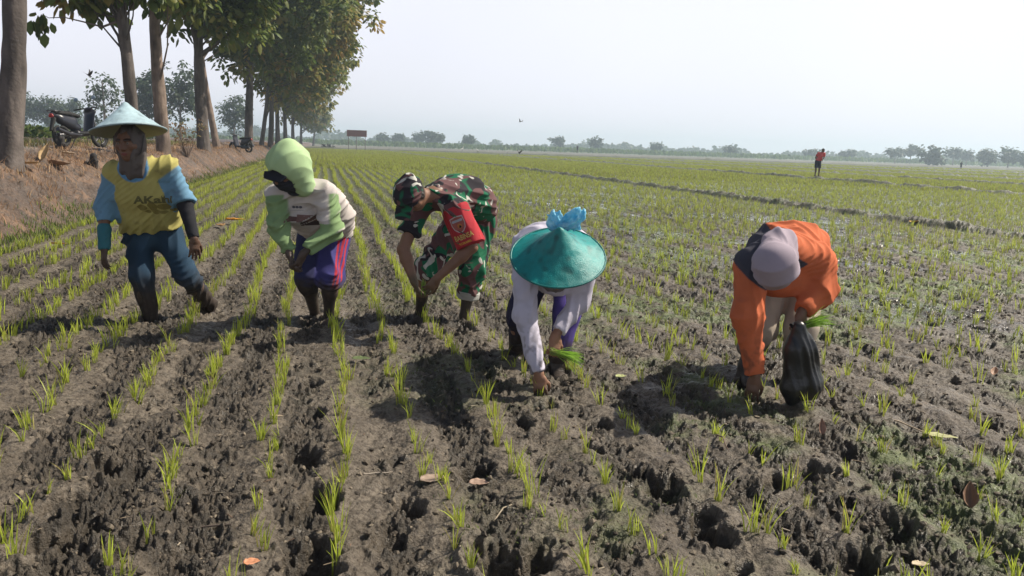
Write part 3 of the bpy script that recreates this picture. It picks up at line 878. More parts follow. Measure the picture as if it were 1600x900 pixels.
# ---- 1: worker in the yellow shirt and pale conical hat
def person1():
    fa = ankle_at(237, 497, .0); fb = ankle_at(329, 484, .05); y0 = fa[1]
    J = dict(base=V3(fa[0], fa[1], 0), head=P(203, 224, y0-.38), up=V3(-.05, -.14, 1), face=V3(-.04, -1, -.16),
             neck=P(208, 250, y0-.33),
             spine=[P(236, 362, y0), P(232, 332, y0-.09), P(225, 298, y0-.19), P(215, 270, y0-.26)],
             sh=[P(179, 268, y0-.25), P(262, 260, y0-.22)], el=[P(163, 322, y0-.20), P(289, 318, y0-.16)], wr=[P(163, 386, y0-.30), P(303, 372, y0-.24)],
             hip=[P(217, 360, y0), P(256, 357, y0+.03)], kn=[P(221, 430, y0-.10), P(292, 430, y0-.02)], an=[fa, fb],
             fd=[V3(-.1, -1, 0), V3(.55, -.8, 0)],
             hd=[(V3(-.05, -.1, -1), V3(-.6, -.8, 0), 1, .28), (V3(.05, -.05, -1), V3(.6, -.8, 0), -1, .32)])
    e = person('farm worker in a pale conical hat, yellow shirt with blue sleeves and dark jeans', J)
    S = SDF(.0055); make_body(S, J)
    def col(V):
        c = np.tile(SKINC*.72, (len(V), 1)); up, fc, sd = frame(J['up'], J['face']); r = V-J['head']
        u, f, s_ = r@up, r@fc, r@sd
        eye = np.minimum(np.hypot(u-.011, s_-.032), np.hypot(u-.011, s_+.032)); ef = (f > .05)
        c = blendc(ef*(1-sstep(.007, .010, eye)), c, (.16, .14, .12)); c = blendc(ef*(1-sstep(.003, .0045, eye)), c, (.01, .01, .01))
        br = np.minimum(np.hypot((u-.032)*2.6, s_-.032), np.hypot((u-.032)*2.6, s_+.032)); c = blendc(ef*(1-sstep(.02, .028, br))*.85, c, (.02, .015, .012))
        c = blendc(ef*(1-sstep(.016, .024, np.hypot((u+.057)*2., s_))), c, (.16, .05, .045))
        d, h = dist_seg(V, J['wr'][0], J['wr'][0]-V3(0, 0, .2)); c = blendc((d < .09)*.75, c, (.045, .035, .03))
        d, h = dist_seg(V, J['wr'][1], J['wr'][1]-V3(0, 0, .2)); c = blendc((d < .09)*.35, c, (.045, .035, .03))
        return mud_mix(c, V, .15, .3)
    finish('body', S, SKIN, col, e)
    # shirt
    S = SDF(.0065); torso_cloth(S, J, [.122, .124, .120, .085], kx=1.60)
    S.cap(J['spine'][0]+V3(0, 0, .02), J['spine'][0]-V3(0, 0, .06), .126, .125, k=.05, u=J['sh'][1]-J['sh'][0], kx=1.60)
    S.cap(J['spine'][-1], J['neck']-V3(0, 0, .02), .085, .062, k=.09)
    hem = P(234, 362, y0-.1); S.clip(hem, V3(.10, .25, -1))
    arm_cloth(S, J, 0, .066, .058, .048, .38, k=.05); arm_cloth(S, J, 1, .066, .068, .060, .02, k=.05)
    def col(V):
        c = np.tile(V3(.38, .345, .115), (len(V), 1))
        for i in (0, 1):
            sh, el, wr = J['sh'][i], J['el'][i], J['wr'][i]; a = nrm(el-sh)
            side = (V-sh)@a; lat = (V-J['spine'][2])@nrm(J['sh'][i]-J['sh'][1-i]); d = limb_dist(V, [(sh, el), (el, wr)])
            m = sstep(-.005, .012, side-.035+.35*(lat-.2))*(d < .105)*(lat > .125)
            c = blendc(m, c, (.13, .26, .38))
        d = np.linalg.norm(V-(J['neck']-V3(0, .0, .045)), axis=1); c = blendc(1-sstep(.098, .106, d), c, (.10, .25, .45))
        return soil(V, c, 14, .35, 1.0, .3)
    sh, V, F = finish('shirt', S, CLOTH, col, e, fold=[dict(axis=V3(.1, .1, 1), amp=.012, fa=12, fl=3.5, seed=4), dict(axis=V3(.6, 0, .6), amp=.006, fa=26, fl=9, seed=14)])
    tr = bvh(V, F); right = V3(1, -.05, .03); up = V3(.05, -.25, 1); into = V3(.03, 1, .0)
    pcs = []
    dk = (.12, .115, .05)
    t, tf = text_mesh('AKahi', .072, shear=.1, bold=.0025); pcs.append(wrap_on(tr, t*[1.25, 1], tf, P(236, 313, y0-.3), right, up, into)+(dk,))
    rs = random.Random(4)
    # worn printed picture under the name
    for (x, y, w_, h_) in [(-.07, -.052, .05, .030), (-.01, -.045, .035, .05), (.05, -.05, .055, .034), (.0, -.085, .03, .03), (-.045, -.082, .03, .02), (.085, -.075, .025, .02), (.035, -.09, .03, .018)]:
        k = 11; pts = [((.5+.35*rs.random())*w_*math.cos(i/k*6.283)+x, (.5+.35*rs.random())*h_*math.sin(i/k*6.283)+y) for i in range(k)]
        v, f = poly_fill(pts); pcs.append(wrap_on(tr, v, f, P(236, 313, y0-.3), right, up, into, .0018+.0003*rs.random())+((.20, .17, .05),))
    t, tf = text_mesh('Berina', .030, shear=.5, bold=-.0006); pcs.append(wrap_on(tr, t, tf, P(252, 284, y0-.3), right, up, into)+((.10, .16, .11),))
    attach_print(sh, pcs)
    # trousers
    S = SDF(.0065); u = J['hip'][1]-J['hip'][0]
    S.cap(J['spine'][0]+V3(0, 0, .05), J['spine'][0]-V3(0, 0, .01), .112, .112, k=.05, u=u, kx=1.6)
    for i in (0, 1):
        S.cap(J['hip'][i], J['kn'][i], .104, .074, k=.05); S.cap(J['kn'][i], J['an'][i]+V3(0, 0, .02), .074, .055, k=.04)
    S.clip(J['an'][0], V3(0, 0, -1), near=J['an'][0], nr=.12); S.clip(J['an'][1]+V3(0, 0, .0), V3(0, 0, -1), near=J['an'][1], nr=.12)
    def col(V):
        c = np.tile(V3(.017, .042, .075), (len(V), 1)); n_ = vnoise3(V*9, 3); c = c*(1+.25*n_)[:, None]
        c = blendc(sstep(.1, .6, vnoise3(V*7+2, 6))*.3, c, (.06, .12, .19))
        return mud_mix(c, V, .12, .42)
    finish('trousers', S, CLOTH, col, e, fold=[dict(axis=V3(.15, 0, 1), amp=.012, fa=16, fl=5, seed=8), dict(axis=V3(1, 0, .3), amp=.008, fa=24, fl=8, seed=18, c=J['kn'][1], r=.22)])
    # scarf under the hat round head and neck
    S = SDF(.0055); R = head(S, J['head'], J['up'], J['face'], 1.0, False, False); up, fc, sd = R[:, 2], R[:, 1], R[:, 0]
    S.ops.clear(); S.ell(J['head']+up*.01-fc*.012, [.092, .102, .112], R, k=.02)
    S.cap(J['head']-up*.06, J['neck']-V3(0, -.0, .045)-fc*.01, .078, .092, k=.05)
    S.ell(J['head']+fc*.115-up*.0, [.062, .085, .088], R, k=.02, sub=True)
    finish('head_scarf', S, CLOTH, lambda V: soil(V, np.tile(V3(.105, .092, .088), (len(V), 1)), 20), e, fold=dict(axis=V3(0, .2, 1), amp=.007, fa=24, fl=5, seed=7))
    # arm guards
    S = SDF(.0055); a, b_ = J['el'][1], J['wr'][1]; S.cap(J['sh'][1]*.45+a*.55, a, .055, .054); S.cap(a, b_, .053, .036); S.clip(b_, b_-a, near=b_, nr=.07)
    finish('arm_warmer', S, CLOTH, const((.018, .019, .024)), e, fold=dict(axis=V3(1, 0, 0), amp=.004, fa=30, fl=10, seed=3))
    S = SDF(.0055); a, b_ = J['el'][0], J['wr'][0]; S.cap(a*.45+b_*.55, b_+V3(0, 0, -.01), .045, .038); S.clip(b_-V3(0, 0, .02), b_-a, near=b_, nr=.07)
    finish('glove_cuff', S, CLOTH, const((.035, .14, .17)), e, fold=dict(axis=V3(1, 0, 0), amp=.004, fa=30, fl=10, seed=5))
    c = P(201, 205, y0-.38)
    right = _R*math.cos(math.radians(6.4))+_U*math.sin(math.radians(6.4)); upv = np.cross(right, _F)
    ax_ = nrm(upv-_F*.03)
    hat, R = cone_hat('pale_hat', e, c, ax_, .228, .200, (.40, .545, .60), (.20, .20, .16), 3)
    b = MB(); l = J['head']+sd*.085; base = J['base']
    for sg_ in (-1, 1):
        a = J['head']+sd*sg_*.10+up*.05; m = J['head']+sd*sg_*.088-up*.05+fc*.04; q = J['head']-up*.118+fc*.045
        b.tube(np.array([a, a*.5+m*.5+sd*sg_*.004, m, m*.45+q*.55-up*.01, q])-base, .0028, 6, (.03, .03, .03))
    b.build('chin_strap', RUBBER, e)
    return J

# ---- 2: worker in the green hood
def person2():
    fa = ankle_at(492, 492, .02); fb = ankle_at(514, 500, .02); y0 = fb[1]
    J = dict(base=V3(fb[0], fb[1], 0), head=P(446, 266, y0-.56), up=V3(-.12, -.62, .78), face=V3(-.42, -.72, -.62),
             neck=P(464, 285, y0-.44),
             spine=[P(510, 362, y0+.10), P(508, 338, y0-.02), P(494, 318, y0-.18), P(474, 300, y0-.34)],
             sh=[P(434, 306, y0-.38), P(508, 303, y0-.36)], el=[P(434, 352, y0-.46), P(519, 360, y0-.42)], wr=[P(452, 396, y0-.52), P(474, 396, y0-.54)],
             hip=[P(486, 372, y0+.10), P(524, 370, y0+.12)], kn=[P(480, 434, y0-.08), P(516, 438, y0-.10)], an=[fa, fb],
             fd=[V3(-.3, -1, 0), V3(0, -1, 0)],
             hd=[(V3(.25, -.25, -.9), V3(-.9, -.3, -.1), 1, .55), (V3(-.35, -.2, -.85), V3(.9, -.4, .1), -1, .6)])
    e = person('farm worker in a bright green hood and white shirt, blue shorts with red stripes', J)
    S = SDF(.0055); make_body(S, J)
    def col(V):
        c = np.tile(SKINC*.85, (len(V), 1)); c = blendc((np.linalg.norm(V-J['wr'][0], axis=1) < .2)*.8, c, (.05, .038, .032)); c = blendc((np.linalg.norm(V-J['wr'][1], axis=1) < .16)*.3, c, (.05, .038, .032))
        return mud_mix(c, V, .18, .42)
    finish('body', S, SKIN, col, e)
    S = SDF(.0065); torso_cloth(S, J, [.128, .135, .130, .095], kx=1.45)
    S.cap(J['spine'][0], J['spine'][0]-V3(-.01, -.02, .05), .13, .12, k=.05, u=J['sh'][1]-J['sh'][0], kx=1.4)
    S.cap(P(492, 350, y0-.12), P(468, 335, y0-.33), .105, .085, k=.07, u=J['sh'][1]-J['sh'][0], kx=1.3)      # cloth hanging at the belly
    S.clip(P(505, 379, y0-.05), V3(-.10, .30, -1))
    arm_cloth(S, J, 0, .078, .064, .045, .90); arm_cloth(S, J, 1, .082, .072, .046, .86)
    def col(V):
        c = np.tile(V3(.50, .46, .44), (len(V), 1))
        for i in (0, 1):
            sh_, el, wr = J['sh'][i], J['el'][i], J['wr'][i]; a = nrm(el-sh_); side = (V-sh_)@a; d = limb_dist(V, [(sh_, el), (el, wr)])
            m = sstep(0, .012, side-.015)*(1-sstep(.088, .100, d)); lat = (V-J['spine'][2])@nrm(J['sh'][i]-J['sh'][1-i])
            m = m*sstep(.125, .15, lat)
            d2, h2 = dist_seg(V, el, wr); m = np.maximum(m, (d2 < .085)*1.)
            c = blendc(m, c, (.20, .30, .14))
        return soil(V, c, 12, .45, 1.1, .25)
    sh, V, F = finish('shirt', S, CLOTH, col, e, fold=[dict(axis=V3(.5, .5, .5), amp=.011, fa=13, fl=4, seed=24), dict(axis=V3(.8, 0, .3), amp=.008, fa=24, fl=8, seed=31)])
    tr = bvh(V, F); o_ = P(472, 334, y0-.4); pcs = []; right = V3(1, -.05, 0); up = V3(.0, -.2, 1); into = V3(0.05, 1, .0)
    for (x0_, x1_, y0_, y1_, c_) in ((-.088, -.035, -.055, -.022, (.13, .075, .07)), (-.035, .075, -.06, -.010, (.17, .10, .09)), (-.02, .10, -.088, -.055, (.075, .055, .06))):
        v, f = poly_fill([(x0_, y0_), (x1_, y0_+.004), (x1_+.006, y1_), (x0_+.004, y1_+.005)], .008); pcs.append(wrap_on(tr, v, f, o_, right, up, into, .002)+(c_,))
    for dx in (-.022, 0, .022):
        v, f = poly_fill([(-.03+dx+.011*math.cos(a), .045+.009*math.sin(a)) for a in np.linspace(0, 6.283, 11)[:-1]]); pcs.append(wrap_on(tr, v, f, o_, right, up, into, .0022)+((.09, .09, .11),))
    v, f = poly_fill([(-.075, .022), (.01, .022), (.01, .0245), (-.075, .0245)]); pcs.append(wrap_on(tr, v, f, o_, right, up, into, .0022)+((.25, .25, .27),))
    attach_print(sh, pcs)
    # hood
    S = SDF(.0055); up, fc, sd = frame(J['up'], J['face']); R = np.stack([sd, fc, up], 1); h = J['head']
    S.ell(h+up*.015-fc*.030, [.110, .136, .126], R, k=.03); S.ell(h+up*.045-fc*.055, [.100, .115, .120], R, k=.06); S.cap(h+up*.07-fc*.07, h+up*.13-fc*.095, .07, .030, k=.06)
    S.cap(h-up*.02-fc*.07, J['neck']+V3(.035, .0, -.015), .100, .082, k=.09)
    S.ell(h+fc*.125-up*.050, [.086, .125, .125], R, k=.008, sub=True)
    S.ell(h+fc*.03-up*.025, [.082, .10, .100], R, k=.001, sub=True)
    finish('hood', S, CLOTH, const((.36, .50, .27)), e, fold=[dict(axis=V3(-.45, -.45, -.7), amp=.0085, fa=12, fl=2.5, seed=57), dict(axis=V3(-.7, -.3, -.3), amp=.006, fa=15, fl=3.5, seed=91)])
    # dark cap with visor and face cover inside the hood
    S = SDF(.0055); S.ell(h+up*.02-fc*.002, [.084, .100, .100], R, k=.02); S.clip(h+up*.020, -up)
    S.cap(h+up*.035+fc*.085, h+up*.022+fc*.128, .010, .008, k=.02, u=sd, kx=9.5)
    finish('cap', S, CLOTH, const((.016, .018, .026)), e)
    S = SDF(.0055); S.ell(h-up*.035+fc*.012, [.082, .098, .095], R, k=.02); S.cap(h-up*.08, J['neck']+fc*.02, .075, .075, k=.04); S.clip(h+up*.018, up)
    finish('face_cover', S, CLOTH, const((.022, .024, .034)), e, fold=dict(axis=sd, amp=.006, fa=22, fl=7, seed=6))
    # shorts
    S = SDF(.0065); u = J['hip'][1]-J['hip'][0]
    S.cap(J['spine'][0], J['spine'][0]-V3(0, 0, .05), .118, .118, k=.05, u=u, kx=1.4)
    for i in (0, 1):
        kn, an = J['kn'][i], J['an'][i]; q = kn+(an-kn)*(.10 if i else .25); S.cap(J['hip'][i], kn, .108, .090, k=.045); S.cap(kn, q, .090, .088, k=.04); S.clip(q, an-kn, near=q, nr=.125)
    hp, kp = J['hip'][1], J['kn'][1]
    def col(V):
        c = np.tile(V3(.050, .048, .185), (len(V), 1)); c = blendc(sstep(0, .03, J['spine'][0][0]-.01-V[:, 0]), c, (.022, .024, .075))
        d, hh = dist_seg(V, hp, kp); ax_ = nrm(kp-hp); rel = V-hp-np.outer((V-hp)@ax_, ax_); an_ = np.arctan2(rel@V3(0, -1, 0), rel@V3(1, 0, 0))
        for a0 in (.30, .62, .92): c = blendc(((d < .14) & (hh > .0))*(1-sstep(.075, .10, np.abs(an_-a0))), c, (.40, .030, .045))
        return mud_mix(c, V, .25, .38)
    finish('shorts', S, CLOTH, col, e, fold=[dict(axis=V3(.05, 0, 1), amp=.011, fa=14, fl=5, seed=81), dict(axis=V3(1, .2, 0), amp=.010, fa=26, fl=8, seed=82, c=J['kn'][1], r=.22)])
    return J

# ---- 3: soldier
def person3():
    fa = ankle_at(656, 496, .02); fb = ankle_at(725, 500, .03); y0 = fb[1]
    J = dict(base=V3(fb[0], fb[1], 0), head=P(645, 304, y0-.62), up=V3(-.50, -.80, .34), face=V3(-.30, -.42, -.86),
             neck=P(681, 303, y0-.50),
             spine=[P(742, 334, y0+.16), P(732, 314, y0+.0), P(716, 304, y0-.18), P(692, 306, y0-.38)],
             sh=[P(654, 326, y0-.40), P(712, 328, y0-.50)], el=[P(630, 390, y0-.50), P(737, 386, y0-.55)], wr=[P(647, 440, y0-.56), P(684, 434, y0-.62)],
             hip=[P(716, 350, y0+.10), P(750, 348, y0+.15)], kn=[P(664, 424, y0-.10), P(738, 422, y0-.02)], an=[fa, fb],
             fd=[V3(-.6, -.8, 0), V3(-.2, -1, 0)],
             hd=[(V3(.35, -.1, -.9), V3(-.9, -.4, -.2), 1, .65), (V3(-.55, -.25, -.75), V3(.5, -.8, .2), -1, .6)])
    e = person('soldier in camouflage uniform and cap with a red arm band, bent over', J)
    S = SDF(.0055); make_body(S, J, muscular=1.12, hs=1.02)
    def col(V):
        c = np.tile(SKINC*1.1, (len(V), 1)); up, fc, sd = frame(J['up'], J['face']); r = V-J['head']; u, f, s_ = r@up, r@fc, r@sd
        rr_ = np.linalg.norm(r, axis=1); c = blendc((rr_ < .125)*sstep(-.02, .0, -f+.01)*sstep(-.06, -.03, u), c, (.03, .025, .022))  # short hair
        m = np.maximum(1-sstep(.10, .17, np.linalg.norm(V-J['wr'][0]+V3(-.02, 0, .08), axis=1)), 0)*.65; c = blendc(m, c, (.06, .06, .03))
        m = np.maximum(1-sstep(.05, .13, np.linalg.norm(V-J['wr'][1]+V3(.06, 0, .06), axis=1)), 0)*.4; c = blendc(m, c, (.07, .06, .035))
        return mud_mix(c, V, .14, .30)
    finish('body', S, SKIN, col, e)
    S = SDF(.0065); torso_cloth(S, J, [.132, .130, .135, .105], kx=1.5)
    S.cap(J['spine'][-1], J['neck'], .085, .066, k=.05)
    S.clip(J['spine'][0]+V3(0.03, .0, -.06), V3(.62, .35, -.75))
    arm_cloth(S, J, 0, .078, .074, .05, -.62); arm_cloth(S, J, 1, .086, .088, .05, -.90)
    sh, V, F = finish('uniform_shirt', S, CAMO, const((1, 1, 1)), e, fold=[dict(axis=V3(-.6, -.5, .2), amp=.010, fa=13, fl=4, seed=11)])
    # red arm band (covers the near sleeve)
    S = SDF(.0055); a, b_ = J['sh'][1], J['el'][1]; q0 = a-(b_-a)*.06; q1 = a+(b_-a)*.95
    S.cap(q0, q1, .093, .098); S.clip(q0, a-b_, near=q0, nr=.2); S.clip(q1, b_-a, near=q1, nr=.15)
    o, V, F = finish('arm_band', S, CLOTH, lambda V: soil(V, np.tile(V3(.38, .03, .04), (len(V), 1)), 20, .5, 1.2, .15), e, fold=dict(axis=b_-a, amp=.006, fa=18, fl=6, seed=2))
    tr = bvh(V, F); dn = nrm(b_-a); into = nrm(V3(-.05, 1, .1)); rt = nrm(np.cross(into, -dn)); 
    if rt[0] < 0: rt = -rt
    upv = -dn; o_ = a+(b_-a)*.46-into*.1-rt*.012
    pcs = []
    def shield(sc_): return [(x*sc_, y*sc_+.045) for x, y in [(-.046, .050), (.0, .058), (.046, .050), (.048, .0), (.040, -.03), (.02, -.052), (0, -.060), (-.02, -.052), (-.040, -.03), (-.048, .0)]]
    for sc_, c_, of in ((1.0, (.42, .36, .34), .002), (.88, (.30, .09, .07), .003)):
        v, f = poly_fill(shield(sc_)); pcs.append(wrap_on(tr, v, f, o_, rt, upv, into, of)+(c_,))
    v, f = poly_fill([(-.036, .062), (.036, .062), (.036, .078), (-.036, .078)]); pcs.append(wrap_on(tr, v, f, o_, rt, upv, into, .0042)+((.33, .33, .36),))
    v, f = poly_fill([(.004+.017*math.cos(a_), .033+.017*math.sin(a_)) for a_ in np.linspace(0, 6.283, 13)[:-1]]); pcs.append(wrap_on(tr, v, f, o_, rt, upv, into, .0046)+((.45, .16, .05),))
    v, f = poly_fill([(.006, .04), (.016, .028), (.008, .018), (-.004, .024)]); pcs.append(wrap_on(tr, v, f, o_, rt, upv, into, .0054)+((.02, .02, .02),))
    t, tf = text_mesh('BABINSA', .040, bold=.0006); pcs.append(wrap_on(tr, t*[.85, 1.25], tf, o_, rt, upv, into, .0025)[:2]+((.50, .40, .12),)); 
    V_, F_, c_ = pcs[-1]; pcs[-1] = (wrap_on(tr, t*[.85, 1.25]-[0, .045], tf, o_, rt, upv, into, .0025)[0], tf, c_)
    t, tf = text_mesh('KORAMIL', .021, bold=.0004); pcs.append((wrap_on(tr, t-[.004, .085], tf, o_, rt, upv, into, .0025)[0], tf, (.60, .36, .05)))
    attach_print(o, pcs)
    # trousers
    S = SDF(.0065); u = J['hip'][1]-J['hip'][0]
    S.cap(J['spine'][0], J['spine'][0]-V3(0, 0, .05), .128, .128, k=.05, u=u, kx=1.3)
    for i in (0, 1):
        kn, an = J['kn'][i], J['an'][i]; q = kn+(an-kn)*(.08, .50)[i]; S.cap(J['hip'][i], kn, .115, (.088, .092)[i], k=.05); S.cap(kn, q, (.088, .092)[i], (.086, .085)[i], k=.04); S.clip(q, an-kn, near=q, nr=.13)
    finish('uniform_trousers', S, CAMO, const((1, 1, 1)), e, fold=[dict(axis=V3(-.2, 0, 1), amp=.011, fa=13, fl=4.5, seed=61), dict(axis=V3(1, .2, .1), amp=.010, fa=24, fl=8, seed=62, c=J['kn'][1], r=.25)])
    kn, an = J['kn'][1], J['an'][1]; S = SDF(.0055); q0 = kn+(an-kn)*.45; q1 = kn+(an-kn)*.60; S.cap(q0, q1, .089, .087); S.clip(q0, kn-an, near=q0, nr=.14); S.clip(q1, an-kn, near=q1, nr=.14)
    finish('rolled_cuff', S, CLOTH, const((.36, .36, .34)), e, fold=dict(axis=V3(1, .2, .1), amp=.004, fa=24, fl=8, seed=63))
    # patrol cap
    up, fc, sd = frame(J['up'], J['face']); R = np.stack([sd, fc, up], 1); h = J['head']
    S = SDF(.0055); S.ell(h+up*.045-fc*.004, [.098, .118, .085], R, k=.02); S.ell(h+up*.085-fc*.0, [.094, .112, .045], R, k=.02); S.clip(h+up*.022, -up, near=h+up*.022, nr=.3)
    S.cap(h+up*.045+fc*.10, h+up*.040+fc*.185, .0085, .007, k=.015, u=sd, kx=9.5)
    finish('cap', S, CAMO, const((1, 1, 1)), e, fold=dict(axis=sd, amp=.005, fa=18, fl=8, seed=9))
    v, f = poly_fill([(-.036, -.022), (.036, -.022), (.036, .026), (-.036, .022)]); 
    return J

# ---- 4: worker under the teal hat
def boot(e, J, i, top, col, r0=.062, name='boot'):
    kn, an = J['kn'][i], J['an'][i]; d = nrm([J['fd'][i][0], J['fd'][i][1], 0]); S = SDF(.0055); q = an+(kn-an)*top
    S.cap(q, an, r0, .052, k=.02); S.cap(an, an-V3(0, 0, .05), .052, .050, k=.02); S.cap(an-V3(0, 0, .06)-d*.03, an+d*.13-V3(0, 0, .07), .045, .040, k=.03, u=np.cross(d, [0, 0, 1]), kx=1.15); S.clip(q, kn-an, near=q, nr=.09)
    return finish(name, S, RUBBER, lambda V: mud_mix(np.tile(np.asarray(col, float), (len(V), 1)), V, .02, .16), e, fold=dict(axis=V3(1, 0, 0), amp=.004, fa=20, fl=8, seed=3))
def person4():
    fa = ankle_at(808, 553, .04); fb = ankle_at(872, 578, .04); y0 = fb[1]
    J = dict(base=V3(fb[0], fb[1], 0), head=P(871, 418, y0-.52), up=V3(-.05, -.82, .57), face=V3(0, -.57, -.82),
             neck=P(868, 410, y0-.36),
             spine=[P(862, 408, y0+.34), P(862, 388, y0+.16), P(862, 386, y0-.04), P(866, 402, y0-.26)],
             sh=[P(822, 408, y0-.28), P(914, 408, y0-.26)], el=[P(820, 492, y0-.42), P(905, 470, y0-.24)], wr=[P(842, 584, y0-.55), P(868, 524, y0-.36)],
             hip=[P(838, 420, y0+.32), P(888, 420, y0+.32)], kn=[P(814, 492, y0+.10), P(886, 490, y0+.06)], an=[fa, fb],
             fd=[V3(-.2, -1, 0), V3(.05, -1, 0)],
             hd=[(V3(.10, -.20, -.97), V3(-.15, -.95, .2), -1, .55, True), (V3(-.05, -.30, -.9), V3(.25, -.9, .3), -1, .85)])
    e = person('farm worker hidden under a large teal conical hat, in white long sleeves, planting', J)
    S = SDF(.0055); make_body(S, J)
    finish('body', S, SKIN, lambda V: mud_mix(np.tile(SKINC*1.25, (len(V), 1)), V, .0, .10), e)
    S = SDF(.0065); torso_cloth(S, J, [.135, .140, .135, .105], kx=1.55)
    S.cap(P(868, 430, y0-.16), P(870, 440, y0-.25), .10, .08, k=.06, u=V3(1, 0, 0), kx=1.5)
    S.clip(J['spine'][0]+V3(0, .0, -.10), V3(0, .7, -.7))
    arm_cloth(S, J, 0, .080, .060, .043, .98); arm_cloth(S, J, 1, .080, .060, .042, .88)
    sh, V, F = finish('shirt', S, CLOTH, lambda V: splash(soil(V, np.tile(V3(.52, .50, .60), (len(V), 1)), 12, .5, 1.2, .25), V, .50), e, fold=[dict(axis=V3(0, .3, 1), amp=.010, fa=15, fl=4.5, seed=41), dict(axis=V3(.8, 0, .5), amp=.006, fa=26, fl=9, seed=42)])
    S = SDF(.0065); u = V3(1, 0, 0)
    S.cap(J['spine'][0], J['spine'][0]-V3(0, 0, .06), .125, .125, k=.05, u=u, kx=1.45)
    for i in (0, 1): S.cap(J['hip'][i], J['kn'][i], .110, .080, k=.05); S.cap(J['kn'][i], J['an'][i]+V3(0, 0, .04), .080, .062, k=.04)
    finish('trousers', S, CLOTH, lambda V: mud_mix(blendc(sstep(-.02, .04, V[:, 0]-J['spine'][0][0]), np.tile(V3(.028, .026, .06), (len(V), 1)), (.085, .060, .26)), V, .10, .25), e, fold=dict(axis=V3(.05, 0, 1), amp=.009, fa=15, fl=5, seed=43))
    boot(e, J, 0, .38, (.014, .014, .017)); boot(e, J, 1, .33, (.014, .014, .017))
    # neck cloth under the hat
    S = SDF(.0055); up, fc, sd = frame(J['up'], J['face']); R = np.stack([sd, fc, up], 1)
    S.ell(J['head']-fc*.01, [.09, .105, .11], R, k=.02); S.cap(J['head']-up*.06, J['neck']-up*.08+V3(0, 0, -.03), .08, .10, k=.05); S.ell(J['head']+fc*.12, [.06, .08, .08], R, k=.02, sub=True)
    finish('head_scarf', S, CLOTH, const((.18, .16, .17)), e, fold=dict(axis=up, amp=.006, fa=22, fl=6, seed=44))
    c = P(872, 401, y0-.62); view = -nrm(c-V3(0, 0, CAMZ)); uu = nrm(_U-view*(_U@view)); rt = nrm(_R-view*(_R@view))
    ax_ = nrm(view*.63+uu*.78+rt*.05)
    cone_hat('teal_hat', e, c, ax_, .238, .190, (.0, .235, .225), (.15, .17, .12), 8, rim=.0055, sag=.22)
    J['hatc'] = c; J['hatax'] = ax_
    return J

